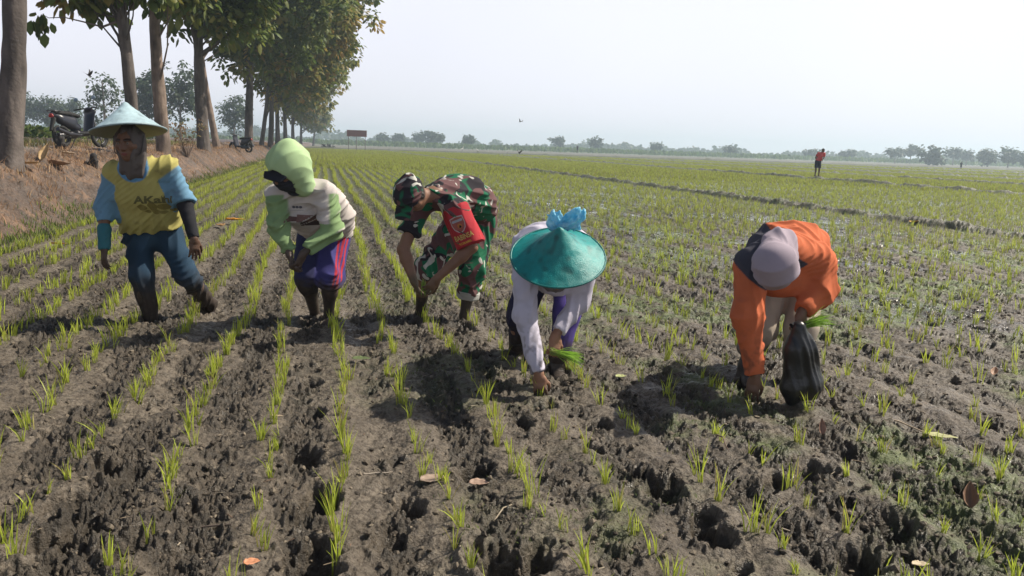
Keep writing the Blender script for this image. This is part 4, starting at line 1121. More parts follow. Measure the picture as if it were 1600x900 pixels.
# ---- 5: worker in orange
def person5():
    fa = ankle_at(1166, 592, .05); fb = ankle_at(1240, 600, .05); y0 = fb[1]
    J = dict(base=V3(fb[0], fb[1], 0), head=P(1212, 416, y0-.58), up=V3(-.05, -.90, .10), face=V3(0, -.18, -1),
             neck=P(1220, 382, y0-.40),
             spine=[P(1230, 424, y0+.36), P(1230, 398, y0+.18), P(1230, 388, y0-.02), P(1226, 398, y0-.24)],
             sh=[P(1177, 414, y0-.30), P(1276, 408, y0-.22)], el=[P(1168, 494, y0-.42), P(1281, 455, y0-.26)], wr=[P(1180, 588, y0-.46), P(1252, 488, y0-.36)],
             hip=[P(1204, 430, y0+.32), P(1260, 428, y0+.34)], kn=[P(1188, 515, y0+.10), P(1252, 512, y0+.04)], an=[fa, fb],
             fd=[V3(-.1, -1, 0), V3(.1, -1, 0)],
             hd=[(V3(-.15, -.15, -.97), V3(-.3, -.95, .1), -1, .55, True), (V3(-.15, -.40, -.9), V3(.3, -.9, .3), -1, .9)])
    e = person('farm worker in an orange shirt with a grey hood over the head', J)
    S = SDF(.0055); make_body(S, J)
    finish('body', S, SKIN, lambda V: mud_mix(np.tile(SKINC*.8, (len(V), 1)), V, .0, .16), e)
    S = SDF(.0065); torso_cloth(S, J, [.130, .140, .142, .118], kx=1.68)
    S.cap(P(1228, 425, y0-.12), P(1222, 438, y0-.24), .12, .095, k=.07, u=V3(1, 0, 0), kx=1.5)
    S.clip(J['spine'][0]+V3(0, .0, -.12), V3(0, .7, -.7))
    arm_cloth(S, J, 0, .090, .074, .050, .96, k=.05); arm_cloth(S, J, 1, .088, .076, .052, .92, k=.05)
    ch_ = J['spine'][3]; au = nrm(J['sh'][1]-J['sh'][0]); av = nrm(J['neck']-J['spine'][2]); 
    def col(V):
        c = np.tile(V3(.53, .135, .055), (len(V), 1)); r = V-P(1216, 428, y0-.44); q = np.abs(r@au)/.205+np.abs(r@V3(0, -.45, 1))/.135
        m = (1-sstep(.97, 1.02, q)); c = blendc(m, c, (.050, .050, .068)); return splash(soil(V, c, 12, .6, 1.3, .2), V, .50)
    finish('shirt', S, CLOTH, col, e, fold=[dict(axis=V3(.4, -.5, .5), amp=.010, fa=12, fl=4, seed=71), dict(axis=V3(.9, 0, .3), amp=.007, fa=24, fl=8, seed=72)])
    S = SDF(.0065)
    S.cap(J['spine'][0], J['spine'][0]-V3(0, 0, .06), .13, .13, k=.05, u=V3(1, 0, 0), kx=1.5)
    for i in (0, 1): S.cap(J['hip'][i], J['kn'][i], .118, .088, k=.05); S.cap(J['kn'][i], J['an'][i]+V3(0, 0, .12), .088, .070, k=.04)
    finish('trousers', S, CLOTH, lambda V: mud_mix(np.tile(V3(.40, .345, .28), (len(V), 1)), V, .10, .30), e, fold=dict(axis=V3(.05, 0, 1), amp=.012, fa=13, fl=4, seed=73))
    boot(e, J, 0, .38, (.02, .02, .024)); boot(e, J, 1, .33, (.02, .02, .024))
    # grey hood
    S = SDF(.0055); up, fc, sd = frame(J['up'], J['face']); R = np.stack([sd, fc, up], 1); h = J['head']
    S.ell(h+up*.010-fc*.006, [.100, .106, .112], R, k=.03); S.ell(h-fc*.0+up*.05, [.092, .100, .085], R, k=.03)
    S.cap(h-up*.05-fc*.02, J['neck']-fc*.0+V3(0, .03, .01), .085, .066, k=.05, u=sd, kx=1.15)
    S.cap(J['neck']-fc*.0+V3(0, .03, .01), J['neck']+V3(0, .12, .0), .070, .055, k=.04)
    S.cap(h-up*.05+fc*.04, J['neck']+fc*.05, .075, .085, k=.05)
    finish('hood', S, CLOTH, const((.33, .28, .33)), e, fold=[dict(axis=sd+up*.6, amp=.006, fa=17, fl=6, seed=75), dict(axis=up, amp=.008, fa=22, fl=5, seed=76, c=J['neck'], r=.16)])
    return J
PJ = {}
for i_, fn in enumerate((person1, person2, person3, person4, person5)):
    PJ[i_+1] = fn()
    J = PJ[i_+1]; L_ = lambda a, b: round(float(np.linalg.norm(a-b)), 2)
    print('person', i_+1, 'y0', round(J['base'][1], 2), 'hipz', round(J['hip'][0][2], 2), 'shz', round(J['sh'][0][2], 2), 'uarm', [L_(J['sh'][k], J['el'][k]) for k in (0, 1)], 'farm', [L_(J['el'][k], J['wr'][k]) for k in (0, 1)],
          'thigh', [L_(J['hip'][k], J['kn'][k]) for k in (0, 1)], 'calf', [L_(J['kn'][k], J['an'][k]) for k in (0, 1)], 'spine', [L_(J['spine'][k], J['spine'][k+1]) for k in range(3)], 'sh', L_(*J['sh']), 'neckhead', L_(J['neck'], J['head']), L_(J['spine'][3], J['neck']))
# ------------------------------------------------------------------ trees
BARK = simple_mat('bark', (0, 0, 0), rough=.9, noise=.5, scale=5, bump=1.0, attr=True, bscale=22)
LEAF = simple_mat('tree_leaf', (0, 0, 0), rough=.5, noise=.15, scale=3, attr=True, transl=.48, spec=.35)
def leaves_np(C, D, L, W, col, r, droop=.5):
    """C centres, D directions; folded leaves of two quads each"""
    n = len(C); D = D/np.linalg.norm(D, axis=1)[:, None]
    up = np.array([0, 0, 1.0])+r.normal(0, .35, (n, 3)); S = np.cross(D, up); S /= np.linalg.norm(S, axis=1)[:, None]+1e-9
    U = np.cross(S, D); L = (L*(.6+.7*r.random(n)))[:, None]; W = L*W*(.8+.4*r.random(n))[:, None]
    p0 = C; p1 = C+D*L*.5+U*L*.06; p2 = C+D*L*.95-np.array([0, 0, 1])*L*droop*.4
    a = C+D*L*.42+S*W*.5-U*W*.12; b = C+D*L*.75+S*W*.42-U*W*.15-np.array([0, 0, 1])*L*droop*.15
    a2 = C+D*L*.42-S*W*.5-U*W*.12; b2 = C+D*L*.75-S*W*.42-U*W*.15-np.array([0, 0, 1])*L*droop*.15
    V = np.stack([p0, p1, p2, a, b, a2, b2], 1).reshape(-1, 3)
    o = (np.arange(n)*7)[:, None]
    Q = np.vstack([o+[[1, 3, 4, 2]], o+[[1, 2, 6, 5]]]); T_ = np.vstack([o+[[0, 3, 1]], o+[[0, 1, 5]]])
    return V, Q, T_, np.repeat(col, 7, axis=0)
TREE_G = [V3(.07, .11, .026), V3(.13, .175, .042), V3(.19, .20, .05), V3(.30, .24, .07), V3(.40, .24, .06)]
def leaf_cols(n, r, pal, wt):
    k = r.choice(len(pal), n, p=np.array(wt)/sum(wt)); return np.array(pal)[k]*(.75+.5*r.random(n))[:, None]
def make_tree(name, loc, trunk_pts, trunk_r, blobs, nclump, nleaf, L, W, seed, label, cat='tree', group=None, pal=TREE_G, wt=(5, 5, 3, 1.2, .5), bark=(.17, .14, .12), limbs=7, clr=.55, droop=.6, crown_name='crown'):
    r = np.random.default_rng(seed); e = empty(name, loc); tag(e, label, cat, group)
    b = MB(); tp = np.array(trunk_pts, float); m = len(tp)
    # resample the trunk
    NS = 130 if trunk_r > .1 and cat == 'tree' and loc[1] < 60 else 22
    t = np.linspace(0, m-1, NS); P3 = np.stack([np.interp(t, np.arange(m), tp[:, i]) for i in range(3)], 1)
    k = np.array([1, 2, 3, 2, 1.])/9; P3[2:-2] = sum(k[j]*P3[j:len(P3)-4+j] for j in range(5))
    P3 += (np.sin(np.arange(len(P3))[:, None]*[.23, .31, 0]*22/len(P3)+seed)*.02*trunk_r/.2)*np.array([1, 1, 0]); f = np.linspace(0, 1, NS)
    rad = trunk_r*(1-.62*f)*(1+.18*np.exp(-f*22)); nseg = 40 if NS > 22 else 12
    b.tube(P3, rad, nseg, bark)
    V = b.v[0]; n_ = vnoise3(V*[3, 3, 1.2], seed)+.7*vnoise3(V*[12, 12, 3], seed+1)+.6*vnoise3(V*[28, 28, 6], seed+2); b.c[0] = np.clip(np.asarray(bark)*(1+.45*n_)[:, None], .02, 1)
    ctr = np.repeat(P3, nseg, axis=0); b.v[0] = V+(V-ctr)*(.10*vnoise3(V*[5, 5, 1.5], seed+7)+.07*vnoise3(V*[16, 16, 4], seed+8))[:, None]
    cl = []
    bl = np.array(blobs, float); wv = bl[:, 3]*bl[:, 4]*bl[:, 5]; wv /= wv.sum()
    for _ in range(nclump):
        q = bl[r.choice(len(bl), p=wv)]; v = r.normal(size=3); v /= np.linalg.norm(v); rr_ = r.random()**.5*(.85+.45*r.random())
        cl.append(q[:3]+v*q[3:]*rr_)
    cl = np.array(cl)
    # limbs reach to spread clumps
    ends = cl[r.choice(len(cl), min(limbs*3, len(cl)), replace=False)]
    for i, en in enumerate(ends):
        z = min(max(en[2]-abs(r.normal(1.6, .6)), P3[4][2]), P3[-2][2]); j = int(np.argmin(np.abs(P3[:, 2]-z))); s0 = P3[j]
        mid = s0*.5+en*.5+np.array([0, 0, -.15])+r.normal(0, .12, 3); r0 = min(rad[j]*.5, .09 if i < limbs else .035)*max(.6, trunk_r/.2)
        b.tube([s0, s0*.65+mid*.35, mid, mid*.4+en*.6+[0, 0, .06], en], [r0, r0*.85, r0*.6, r0*.35, r0*.12], 5, np.asarray(bark)*.85, caps=False)
    tr = b.build('trunk', BARK, e)
    n = nclump*nleaf; c = np.repeat(cl, nleaf, axis=0); v = r.normal(size=(n, 3)); v /= np.linalg.norm(v, axis=1)[:, None]
    C = c+v*(r.random(n)**.5*clr*np.repeat(.5+.9*r.random(nclump), nleaf))[:, None]; D = v*[1, 1, .5]+np.array([0, 0, -.35])+r.normal(0, .3, (n, 3))
    cc = np.repeat(leaf_cols(nclump, r, pal, wt), nleaf, axis=0)*.6+leaf_cols(n, r, pal, wt)*.4
    Vl, Q, T_, Cl = leaves_np(C, D, L, W, cc, r, droop)
    link(crown_name, mesh_np('crown', Vl, [Q, T_], [LEAF], smooth=True, attrs={'Col': Cl}), e)
    return e
def line_pos(px, s):
    d = ray(px, 230); k = s/(d[0]*SX+d[1]*SY); x, y = d[0]*k, d[1]*k; return x, y
TR = [  # px, s, radius, lean(dx at top), height, blobs in metres round the trunk (dx right, dy, z, rx, ry, rz), clumps, leaves, leaf size, label
 (12, -4.6, .185, .45, 9., [(0, 0, 8.2, 2.4, 2.4, 2.2)], 60, 22, .30, 'thick bare grey trunk at the left edge, the nearest of the tree row'),
 (203, -4.8, .165, .05, 8.5, [(-.85, 0, 4.55, .95, 1.1, .6), (.4, 0, 4.6, .55, .9, .6), (-.9, -.3, 3.9, .5, .6, .35), (0, 0, 5.6, 1.4, 1.4, .7)], 150, 28, .30, 'slim dark trunk rising just behind the pale conical hat'),
 (253, -4.8, .205, .10, 10., [(.3, 0, 5.9, 1.5, 1.8, 1.0), (.85, -.2, 4.9, .6, .8, .7), (-.3, 0, 7.2, 2.0, 2.0, 1.)], 150, 28, .30, 'stout pale brown trunk with a side branch, right of the pale conical hat'),
 (318, -4.8, .25, -.05, 11., [(-.3, 0, 6.8, 1.6, 2., 1.1), (1.1, 0, 5.7, 1.6, 2., 1.2), (-1.0, -.4, 5.0, .5, .6, .6), (1.8, 0, 7.2, 2.0, 2., 1.2)], 210, 28, .33, 'tall dark trunk standing beside the pale leaning trunk'),
 (340, -5.2, .18, -1.1, 9., [(-.6, 0, 8.2, 2.4, 2., 1.8), (1., 0, 7.6, 2., 2., 1.6)], 110, 22, .34, 'pale trunk leaning to the left out of the bank'),
 (391, -4.8, .29, .15, 12., [(-.8, 0, 6.3, 2., 2.4, 1.6), (1.8, 0, 7.2, 3., 3., 2.3), (3.2, -1, 9.6, 3.6, 3., 2.4), (-1., 0, 9.5, 3., 3., 2.4)], 330, 24, .40, 'dark trunk behind the green hood, at the front of the close set trunks'),
 (409, -4.9, .19, 1.2, 12., [(2.6, 0, 6.9, 2.8, 3., 2.2), (4.2, 0, 9.8, 3.6, 3., 2.6)], 260, 22, .42, 'thin trunk leaning to the right under the dark crowns'),
 (421, -4.5, .24, .6, 12.5, [(1.5, 0, 6.2, 3., 3., 1.8), (3.6, 0, 8.6, 3.6, 3., 2.8), (5.4, 0, 11.6, 3.8, 3., 2.4)], 300, 22, .44, 'trunk in the middle of the row with branches reaching high over the field'),
 (433, -4.8, .27, .3, 13., [(1.4, 0, 6.6, 3.4, 3., 2.4), (4.4, 0, 9.6, 4., 3., 2.8)], 280, 20, .48, 'tree in the row whose crown is browning near its lower edge'),
 (446, -4.8, .28, .1, 13., [(1.2, 0, 6.6, 3.6, 3., 2.6), (3.8, 0, 10.2, 4.2, 3., 3.2)], 260, 18, .54, 'tree in the far half of the row with an olive green crown'),
 (458, -4.6, .30, .2, 13., [(1.6, 0, 7., 4.4, 3.4, 3.2), (3.2, 0, 11., 4.6, 3.4, 3.)], 230, 18, .62, 'tree far along the row with pale dusty foliage'),
 (471, -4.6, .30, .2, 13., [(1.0, 0, 7.5, 5.2, 4., 3.6), (2.4, 0, 12., 5., 4., 3.4)], 200, 16, .78, 'last but one tree of the row, hazy and grey green'),
 (490, -2.9, .34, .5, 12., [(.6, 0, 8.2, 5.2, 4., 3.8)], 160, 16, .85, 'last tree of the row where the field ends'),
]
for i, (px, s_, r_, lean, H, bl, nc, nl, L_, lab) in enumerate(TR):
    x, y = line_pos(px, s_); z = gz(x, y)-.1; rt = np.array([_R[0], _R[1]])
    tp = [(lean*f*1.*rt[0]+.05*math.sin(i+f*5), lean*f*rt[1]+.1*math.sin(i*2+f*4), f*H*.86) for f in np.linspace(0, 1, 6)]
    bark = (.095, .080, .072) if i not in (2, 4) else (.17, .128, .102)
    wt = (6, 6, 3.5, 1.0, .35) if i < 6 else ((4, 4, 5, 3.5, 2.0) if i in (8, 7, 6) else (2, 4, 6, 3.5, 1.))
    e = make_tree('teak_tree', (x, y, z), tp, r_, bl, nc, nl, L_, .62, 100+i, lab, 'tree', 'row of trees along the bank', wt=wt, bark=bark)
# a long bare branch with a hanging leaf cluster reaches out left of the second tree
# trees on the far side of the road
BG_PAL = [V3(.05, .085, .04), V3(.07, .11, .05), V3(.09, .12, .055)]
for i, (px, y, top, wid, lab) in enumerate([
    (40, 190, 150, 8., 'rounded blue green tree beyond the road, next to the big trunk'),
    (78, 190, 152, 7.5, 'small hazy tree beyond the road between the big trunk and the motorbike'),
    (112, 200, 158, 7., 'low hazy tree showing behind the parked motorbike'),
    (165, 120, 117, 5.5, 'loose airy tree standing behind the pale conical hat'),
    (232, 130, 118, 5., 'tree beyond the road showing between the two trunks right of the hat'),
    (283, 130, 106, 7.5, 'dense green tree with a tall rounded crown beyond the road'),
    (366, 180, 152, 7., 'hazy spreading tree beyond the road left of the close set trunks')]):
    x = P(px, 220, y)[0]; hz = 205+.033*px; H = (hz-top)/FPX*y+CAMZ
    make_tree('broadleaf_tree', (x, y, 0.9), [(0, 0, 0), (.1, 0, H*.4), (0, 0, H*.8)], .22, [(0, 0, H*.55, wid*.5, wid*.45, H*.34), (wid*.15, 0, H*.72, wid*.34, wid*.3, H*.22)], 110 if i != 3 else 60, 16 if i != 3 else 12, .62 if i != 3 else .5, .6, 300+i, lab, 'tree', 'trees beyond the road', pal=BG_PAL, wt=(4, 4, 2), clr=.8, limbs=5)
# far trees that stand out against the wood on the horizon
FAR_PAL = [V3(.04, .07, .035), V3(.055, .085, .04)]
far = [(598, 420, 209, 7, .5), (622, 430, 209, 6, .5), (656, 420, 208, 6, .5), (672, 400, 206, 7, .6), (684, 410, 210, 6, .5), (731, 400, 212, 6, .5), (873, 430, 215, 10, .4), (931, 420, 214, 7, .35), (1025, 430, 224, 6, .5), (1142, 420, 227, 8, .3),
       (1270, 430, 232, 10, .4), (1325, 430, 234, 10, .4), (1400, 380, 233, 8, .6), (1424, 400, 226, 9, .4), (1461, 300, 226, 9.5, .15), (1491, 380, 231, 7, .5), (1512, 400, 236, 7, .5), (1546, 330, 233, 8.5, .25), (1578, 330, 232, 9, .3), (1604, 330, 236, 9, .3)]
far_lab = ['small round tree right of the signboard', 'second little tree right of the signboard', 'small tree above the middle of the green belt, left of the taller one', 'thin palm like tree with an open top on the horizon', 'small tree just right of the open topped one',
           'lone dark little tree left of the flying bird', 'flat topped spreading tree on the horizon', 'narrow tall tree with a round head rising over the far wood', 'low bump of a tree in the far wood', 'small rounded tree standing before the far wood in the middle right',
           'blurred tree behind the person in the red shirt', 'blurred wide tree right of the person in the red shirt', 'small umbrella shaped tree left of the big domed tree', 'tall pale tree touching the big domed tree on its left', 'big dark domed tree, the largest on the right horizon',
           'small pale tree right of the big domed tree', 'low faint tree between the domed tree and the right edge', 'dark bushy tree near the right edge', 'wide dark tree beside the right edge', 'tree cut by the right edge of the photo']
for i, ((px, y, top, wid, cb), lab) in enumerate(zip(far, far_lab)):
    x = P(px, 235, y)[0]; hz = 205+.033*px; H = (hz-top)/FPX*y+CAMZ
    bl = [(0, 0, H*(.5+cb*.5), wid*.5, wid*.5, H*(.5-cb*.5)), (0, 0, H*(.38+cb*.5), wid*.38, wid*.4, H*.3*(1-cb))]
    if i in (3, 6): bl = [(0, 0, H*.86, wid*.55, wid*.5, H*.10), (0, 0, H*.5, wid*.25, wid*.25, H*.2)]
    make_tree('far_tree', (x, y, 0), [(0, 0, 0), (.1, 0, H*.4), (0, 0, H*.8)], .28, bl, 46, 12, 1.25, .8, 400+i, lab, 'tree', 'single trees on the horizon', pal=FAR_PAL, wt=(1, 1), clr=.9, limbs=3, droop=.3)
# far wood as one mass
r = np.random.default_rng(77)
n = 26000; ang = r.uniform(-1.0, .95, n); dist = r.uniform(620, 760, n)
hgt = 4.4+2.6*vnoise3(np.stack([ang*22, ang*0, ang*0], 1), 3)+2.5*vnoise3(np.stack([ang*75, ang*0, ang*0], 1), 4)+1.5*vnoise3(np.stack([ang*200, ang*0, ang*0], 1), 5)
hgt *= 1.0+.5*sstep(-.05, -.3, ang)
C = np.stack([np.sin(ang)*dist, np.cos(ang)*dist, hgt*r.random(n)**.6], 1); D = r.normal(size=(n, 3))*[1, 1, .7]
V, Q, T_, Cl = leaves_np(C, D, 3.2, .8, leaf_cols(n, r, FAR_PAL, (1, 1)), r, .3)
tag(link('far_wood', mesh_np('far_wood', V, [Q, T_], [LEAF], attrs={'Col': Cl})), 'continuous hazy blue wood along the horizon', 'wood', kind='stuff')
# tall green crop before the wood
n = 30000; ang = r.uniform(-.95, .95, n); tt = r.uniform(335, 380, n)
s_ = np.tan(r.uniform(-1.0, 1.2, n))*tt; x, y = xy(s_, tt)
C = np.stack([x, y, r.random(n)*1.2], 1); D = r.normal(size=(n, 3))*[.4, .4, .2]+[0, 0, 1]
V, Q, T_, Cl = leaves_np(C, D, 1.7, .45, leaf_cols(n, r, [V3(.09, .15, .04), V3(.12, .18, .05)], (1, 1)), r, .2)
tag(link('tall_crop', mesh_np('tall_crop', V, [Q, T_], [LEAF], attrs={'Col': Cl})), 'belt of tall green crop beyond the brown stubble field', 'crop', kind='stuff')
# leafy crop beyond the road on the left
n = 14000; s_ = r.uniform(-26, -13, n); tt = r.uniform(14, 70, n); x, y = xy(s_, tt)
C = np.stack([x, y, 1.0+r.random(n)*.45], 1); D = r.normal(size=(n, 3))*[.6, .6, .3]+[0, 0, .8]
V, Q, T_, Cl = leaves_np(C, D, .32, .6, leaf_cols(n, r, [V3(.09, .15, .035), V3(.13, .18, .045), V3(.16, .17, .06)], (2, 2, 1)), r, .4)
tag(link('roadside_crop', mesh_np('roadside_crop', V, [Q, T_], [LEAF], attrs={'Col': Cl})), 'low leafy green crop beyond the road', 'crop', kind='stuff')

# ------------------------------------------------------------------ dry grass and litter on the bank
STRAW = simple_mat('dry_straw', (0, 0, 0), rough=.8, noise=.2, scale=6, attr=True, transl=.25, spec=.2)
def grass_mass(name, s_, t_, h, w, n_per, cols, seed, label, cat, spread=.06, lean=.6, sink=.01):
    r = np.random.default_rng(seed); x, y = xy(s_, t_); k = len(x); x = np.repeat(x, n_per)+r.normal(0, spread, k*n_per); y = np.repeat(y, n_per)+r.normal(0, spread, k*n_per)
    z = gz(x, y)-sink; n = len(x); H = (h*(.5+.8*r.random(n)))[:, None]; a = r.random(n)*6.283; l = H*(lean*r.random(n))[:, None]
    d = np.stack([np.cos(a), np.sin(a), a*0], 1); p = r.random(n)*6.283; sw = np.stack([np.cos(p), np.sin(p), a*0], 1)*(w*(.6+.6*r.random(n)))[:, None]/2
    B = np.stack([x, y, z], 1); M_ = B+d*l*.35+[0, 0, 1]*H*.6; Tp = B+d*l+[0, 0, 1]*H*.95
    V = np.stack([B-sw, B+sw, M_+sw*.8, M_-sw*.8, Tp], 1).reshape(-1, 3); o = (np.arange(n)*5)[:, None]
    c = np.repeat(leaf_cols(n, r, cols, [1]*len(cols)), 5, axis=0)
    me = mesh_np(name, V, [o+[[0, 1, 2, 3]], o+[[3, 2, 4]]], [STRAW], attrs={'Col': c}); return tag(link(name, me), label, cat, kind='stuff')
r = np.random.default_rng(31)
n = 5200; t_ = 5+95*r.random(n)**1.7; s_ = -3.75-r.random(n)**.8*3.2
ok = perlin(s_*1.2, t_*.5, 90) > -.12; s_, t_ = s_[ok], t_[ok]
grass_mass('dry_grass', s_, t_, .13, .010, 9, [V3(.40, .24, .13), V3(.30, .18, .11), V3(.48, .33, .19), V3(.22, .14, .09)], 32, 'dry orange brown grass on the earth bank', 'dry grass', spread=.10, lean=1.3)
n = 1500; t_ = 8+60*r.random(n)**1.4; s_ = -3.35-r.random(n)*.5
grass_mass('bank_weeds', s_, t_, .10, .012, 6, [V3(.12, .17, .04), V3(.20, .24, .06), V3(.08, .12, .035)], 33, 'green weeds at the foot of the bank', 'weeds')
n = 900; t_ = 12+40*r.random(n)**1.4; s_ = -6.3-r.random(n)*2.
grass_mass('verge_grass', s_, t_, .16, .016, 7, [V3(.14, .18, .05), V3(.30, .24, .12)], 34, 'patchy green grass on the road verge', 'grass')
# small weeds and algae sprigs in the field on the right
n = 12000; s_ = .4+13*r.random(n); t_ = 2.2+20*r.random(n)**1.3
x, y = xy(s_, t_); ok = (perlin(x*.7+3, y*.7, 70)+.4*perlin(x*3, y*3, 71)+.1*r.normal(size=n)) > .02; s_, t_ = s_[ok], t_[ok]
grass_mass('field_weeds', s_, t_, .016, .006, 5, [V3(.10, .15, .04), V3(.16, .20, .06), V3(.20, .22, .09)], 35, 'fine green weeds spreading over the mud', 'weeds', spread=.03, lean=1.5, sink=.004)
# pale straw bits on the mud
n = 1500; t_ = 1.8+14*r.random(n)**1.5; s_ = -3.2+12*r.random(n); x, y = xy(s_, t_); z = gz(x, y)+.004
a = r.random(n)*6.283; L_ = .008+.05*r.random(n)**2.5; d = np.stack([np.cos(a), np.sin(a), .25*r.normal(size=n)], 1)*L_[:, None]; sw = np.stack([-np.sin(a), np.cos(a), a*0], 1)*(.0012+.0016*r.random(n))[:, None]
B = np.stack([x, y, z], 1); V = np.stack([B-sw, B+sw, B+d+sw, B+d-sw, B+d*.5+[0, 0, .002]], 1).reshape(-1, 3); o = (np.arange(n)*5)[:, None]
c = np.repeat(leaf_cols(n, r, [V3(.42, .36, .27), V3(.30, .24, .17), V3(.2, .13, .09)], (2, 2, 1)), 5, axis=0)
tag(link('straw_litter', mesh_np('straw_litter', V, [o+[[0, 1, 4]], o+[[1, 2, 4]], o+[[2, 3, 4]], o+[[3, 0, 4]]], [STRAW], smooth=False, attrs={'Col': c})), 'bits of straw and stubble lying on the mud', 'straw', kind='stuff')
# crumbs of mud
n = 52000; t_ = 1.6+10*r.random(n)**1.6; s_ = -3.3+11*r.random(n); x, y = xy(s_, t_)
gp = ground_parts(x, y); keep = r.random(n) < .25+.75*gp[4]; x, y, z = x[keep], y[keep], gp[0][keep]; n = len(x)
import bmesh as _bm
bm = _bm.new(); _bm.ops.create_icosphere(bm, subdivisions=1, radius=1); iv = np.array([v.co[:] for v in bm.verts]); fi = np.array([[v.index for v in f.verts] for f in bm.faces]); bm.free()
sz = .0028+.013*r.random(n)**3.5; V = np.stack([x, y, z+sz*.3], 1)[:, None]+iv[None]*sz[:, None, None]*(.65+.7*r.random((n, 12, 1)))*np.array([1, 1, .8])
F = (fi[None]+(np.arange(n)*12)[:, None, None]).reshape(-1, 3); c = np.repeat(leaf_cols(n, r, [V3(.09, .073, .054), V3(.15, .123, .09), V3(.055, .044, .033)], (2, 2, 2)), 12, axis=0)
MUDM = simple_mat('mud_crumb', (0, 0, 0), rough=.85, noise=.3, scale=40, attr=True, bump=.5)
tag(link('mud_crumbs', mesh_np('mud_crumbs', V.reshape(-1, 3), F, [MUDM], smooth=False, attrs={'Col': c})), 'crumbs and small clods of mud', 'mud crumbs', kind='stuff')
# ------------------------------------------------------------------ fallen leaves and twigs
DRY = simple_mat('fallen_leaf', (0, 0, 0), rough=.6, noise=.15, scale=30, bump=.15, attr=True, bscale=60, transl=.2)
def fallen_leaf(px, py, L, W, col, rz, curl, label, lift=.012, pitch=0., group='fallen leaves on the mud', zz=None, name='fallen_leaf'):
    n, m = 15, 9; u = np.linspace(0, 1, n); v = np.linspace(-1, 1, m); rs = np.random.default_rng(int(px*7+py))
    pr = np.sin(np.pi*np.clip(u, .015, .985)**.8)**.75*(1-.25*u)
    X = np.repeat((u-.5)*L, m).reshape(n, m); Y = pr[:, None]*v[None]*W/2*(1+.02*rs.normal(size=(n, m)))
    Z = curl*W*(np.abs(v)[None]**1.6)*pr[:, None]+curl*.25*L*(2*u[:, None]-1)**2+.02*W*np.sin(u*19)[:, None]*np.abs(v)[None]+.0008*rs.normal(size=(n, m))
    V = np.stack([X, Y, Z], -1).reshape(-1, 3); i = np.arange(n*m).reshape(n, m)
    F = np.stack([i[:-1, :-1], i[1:, :-1], i[1:, 1:], i[:-1, 1:]], -1).reshape(-1, 4)
    V2 = V-[0, 0, .0012]; e = np.concatenate([i[0], i[1:-1, -1], i[-1][::-1], i[1:-1, 0][::-1]]); k = len(e); N_ = n*m
    side = np.array([[e[j], e[(j+1) % k], e[(j+1) % k]+N_, e[j]+N_] for j in range(k)])
    vein = (np.abs(V[:, 1]) < W*.03)*1.
    C = np.asarray(col)*(1+.15*vnoise3(V*40, 3))[:, None]*(1-.3*vein)[:, None]; C = np.vstack([C, C*.8])
    me = mesh_np(name, np.vstack([V, V2]), [np.vstack([F, F[:, ::-1]+N_, side])], [DRY], attrs={'Col': np.clip(C, .01, 1)})
    o = link(name, me); p = hit(px, py); z = p[2]
    o.location = (p[0], p[1], z+lift); o.rotation_euler = (rs.normal()*.12, pitch, rz); return tag(o, label, 'leaf', group)
BR = (.42, .29, .22); OR = (.72, .33, .04)
fallen_leaf(676, 754, .105, .075, (.36, .27, .21), .5, .12, 'wide pale brown leaf lying among seedlings, left of the smaller curled one')
fallen_leaf(748, 767, .078, .048, BR, .1, .22, 'small tan leaf with a dark notch lying beside a footprint')
fallen_leaf(564, 563, .11, .06, (.13, .17, .07), .1, .10, 'dull green leaf in the shade in front of the soldier')
fallen_leaf(1468, 686, .15, .05, (.50, .50, .26), -.35, .10, 'long pale yellow green leaf on the mud at the right')
fallen_leaf(1512, 796, .10, .06, (.26, .15, .09), 1.2, .5, 'brown folded leaf standing out of a hole at the right', lift=.05, pitch=-.9)
fallen_leaf(1281, 684, .075, .04, (.34, .20, .14), 1.4, .4, 'brown leaf standing upright behind a seedling', lift=.05, pitch=-1.2)
fallen_leaf(92, 386, .17, .10, (.75, .42, .16), .2, .2, 'orange and cream leaf at the left among the seedlings', lift=.03)
fallen_leaf(368, 350, .30, .15, OR, .35, .22, 'big bright orange leaf between the worker in yellow and the green hood', lift=.05)
fallen_leaf(344, 356, .24, .14, (.45, .27, .11), 2.3, .2, 'dull brown half of the big orange leaf pair', lift=.03)
fallen_leaf(1428, 352, .30, .17, (.62, .36, .05), .6, .25, 'orange yellow leaf beside the long earth bund', lift=.05)
fallen_leaf(394, 896, .05, .035, (.66, .30, .16), .3, .15, 'orange brown leaf tip at the bottom edge left of centre', lift=.02)
fallen_leaf(1437, 894, .06, .035, (.55, .45, .30), .1, .2, 'pale leaf at the bottom edge on the right', lift=.02)
fallen_leaf(970, 592, .07, .05, (.42, .46, .20), .4, .15, 'small pale green leaf right of the teal hat worker')
fallen_leaf(433, 658, .055, .03, (.48, .38, .27), .1, .15, 'tiny tan leaf on the smooth strip of mud')
fallen_leaf(1552, 594, .08, .045, (.45, .27, .17), .9, .4, 'curled brown leaf near the right edge', lift=.03, pitch=-.5)
fallen_leaf(40, 262, .48, .22, (.55, .38, .20), .4, .2, 'large tan leaf on top of the bank by the big trunk', lift=.06, group='fallen leaves on the bank')
fallen_leaf(73, 252, .34, .20, (.58, .40, .20), 1.5, .4, 'tan leaf standing on edge on the bank', lift=.12, pitch=-1., group='fallen leaves on the bank')
fallen_leaf(92, 264, .40, .24, (.34, .20, .12), .1, .35, 'dark brown curled leaf on the bank right of the tan ones', lift=.06, group='fallen leaves on the bank')
fallen_leaf(108, 245, .26, .14, (.55, .42, .30), .3, .3, 'small pale leaf on the bank below the motorbike', lift=.05, group='fallen leaves on the bank')
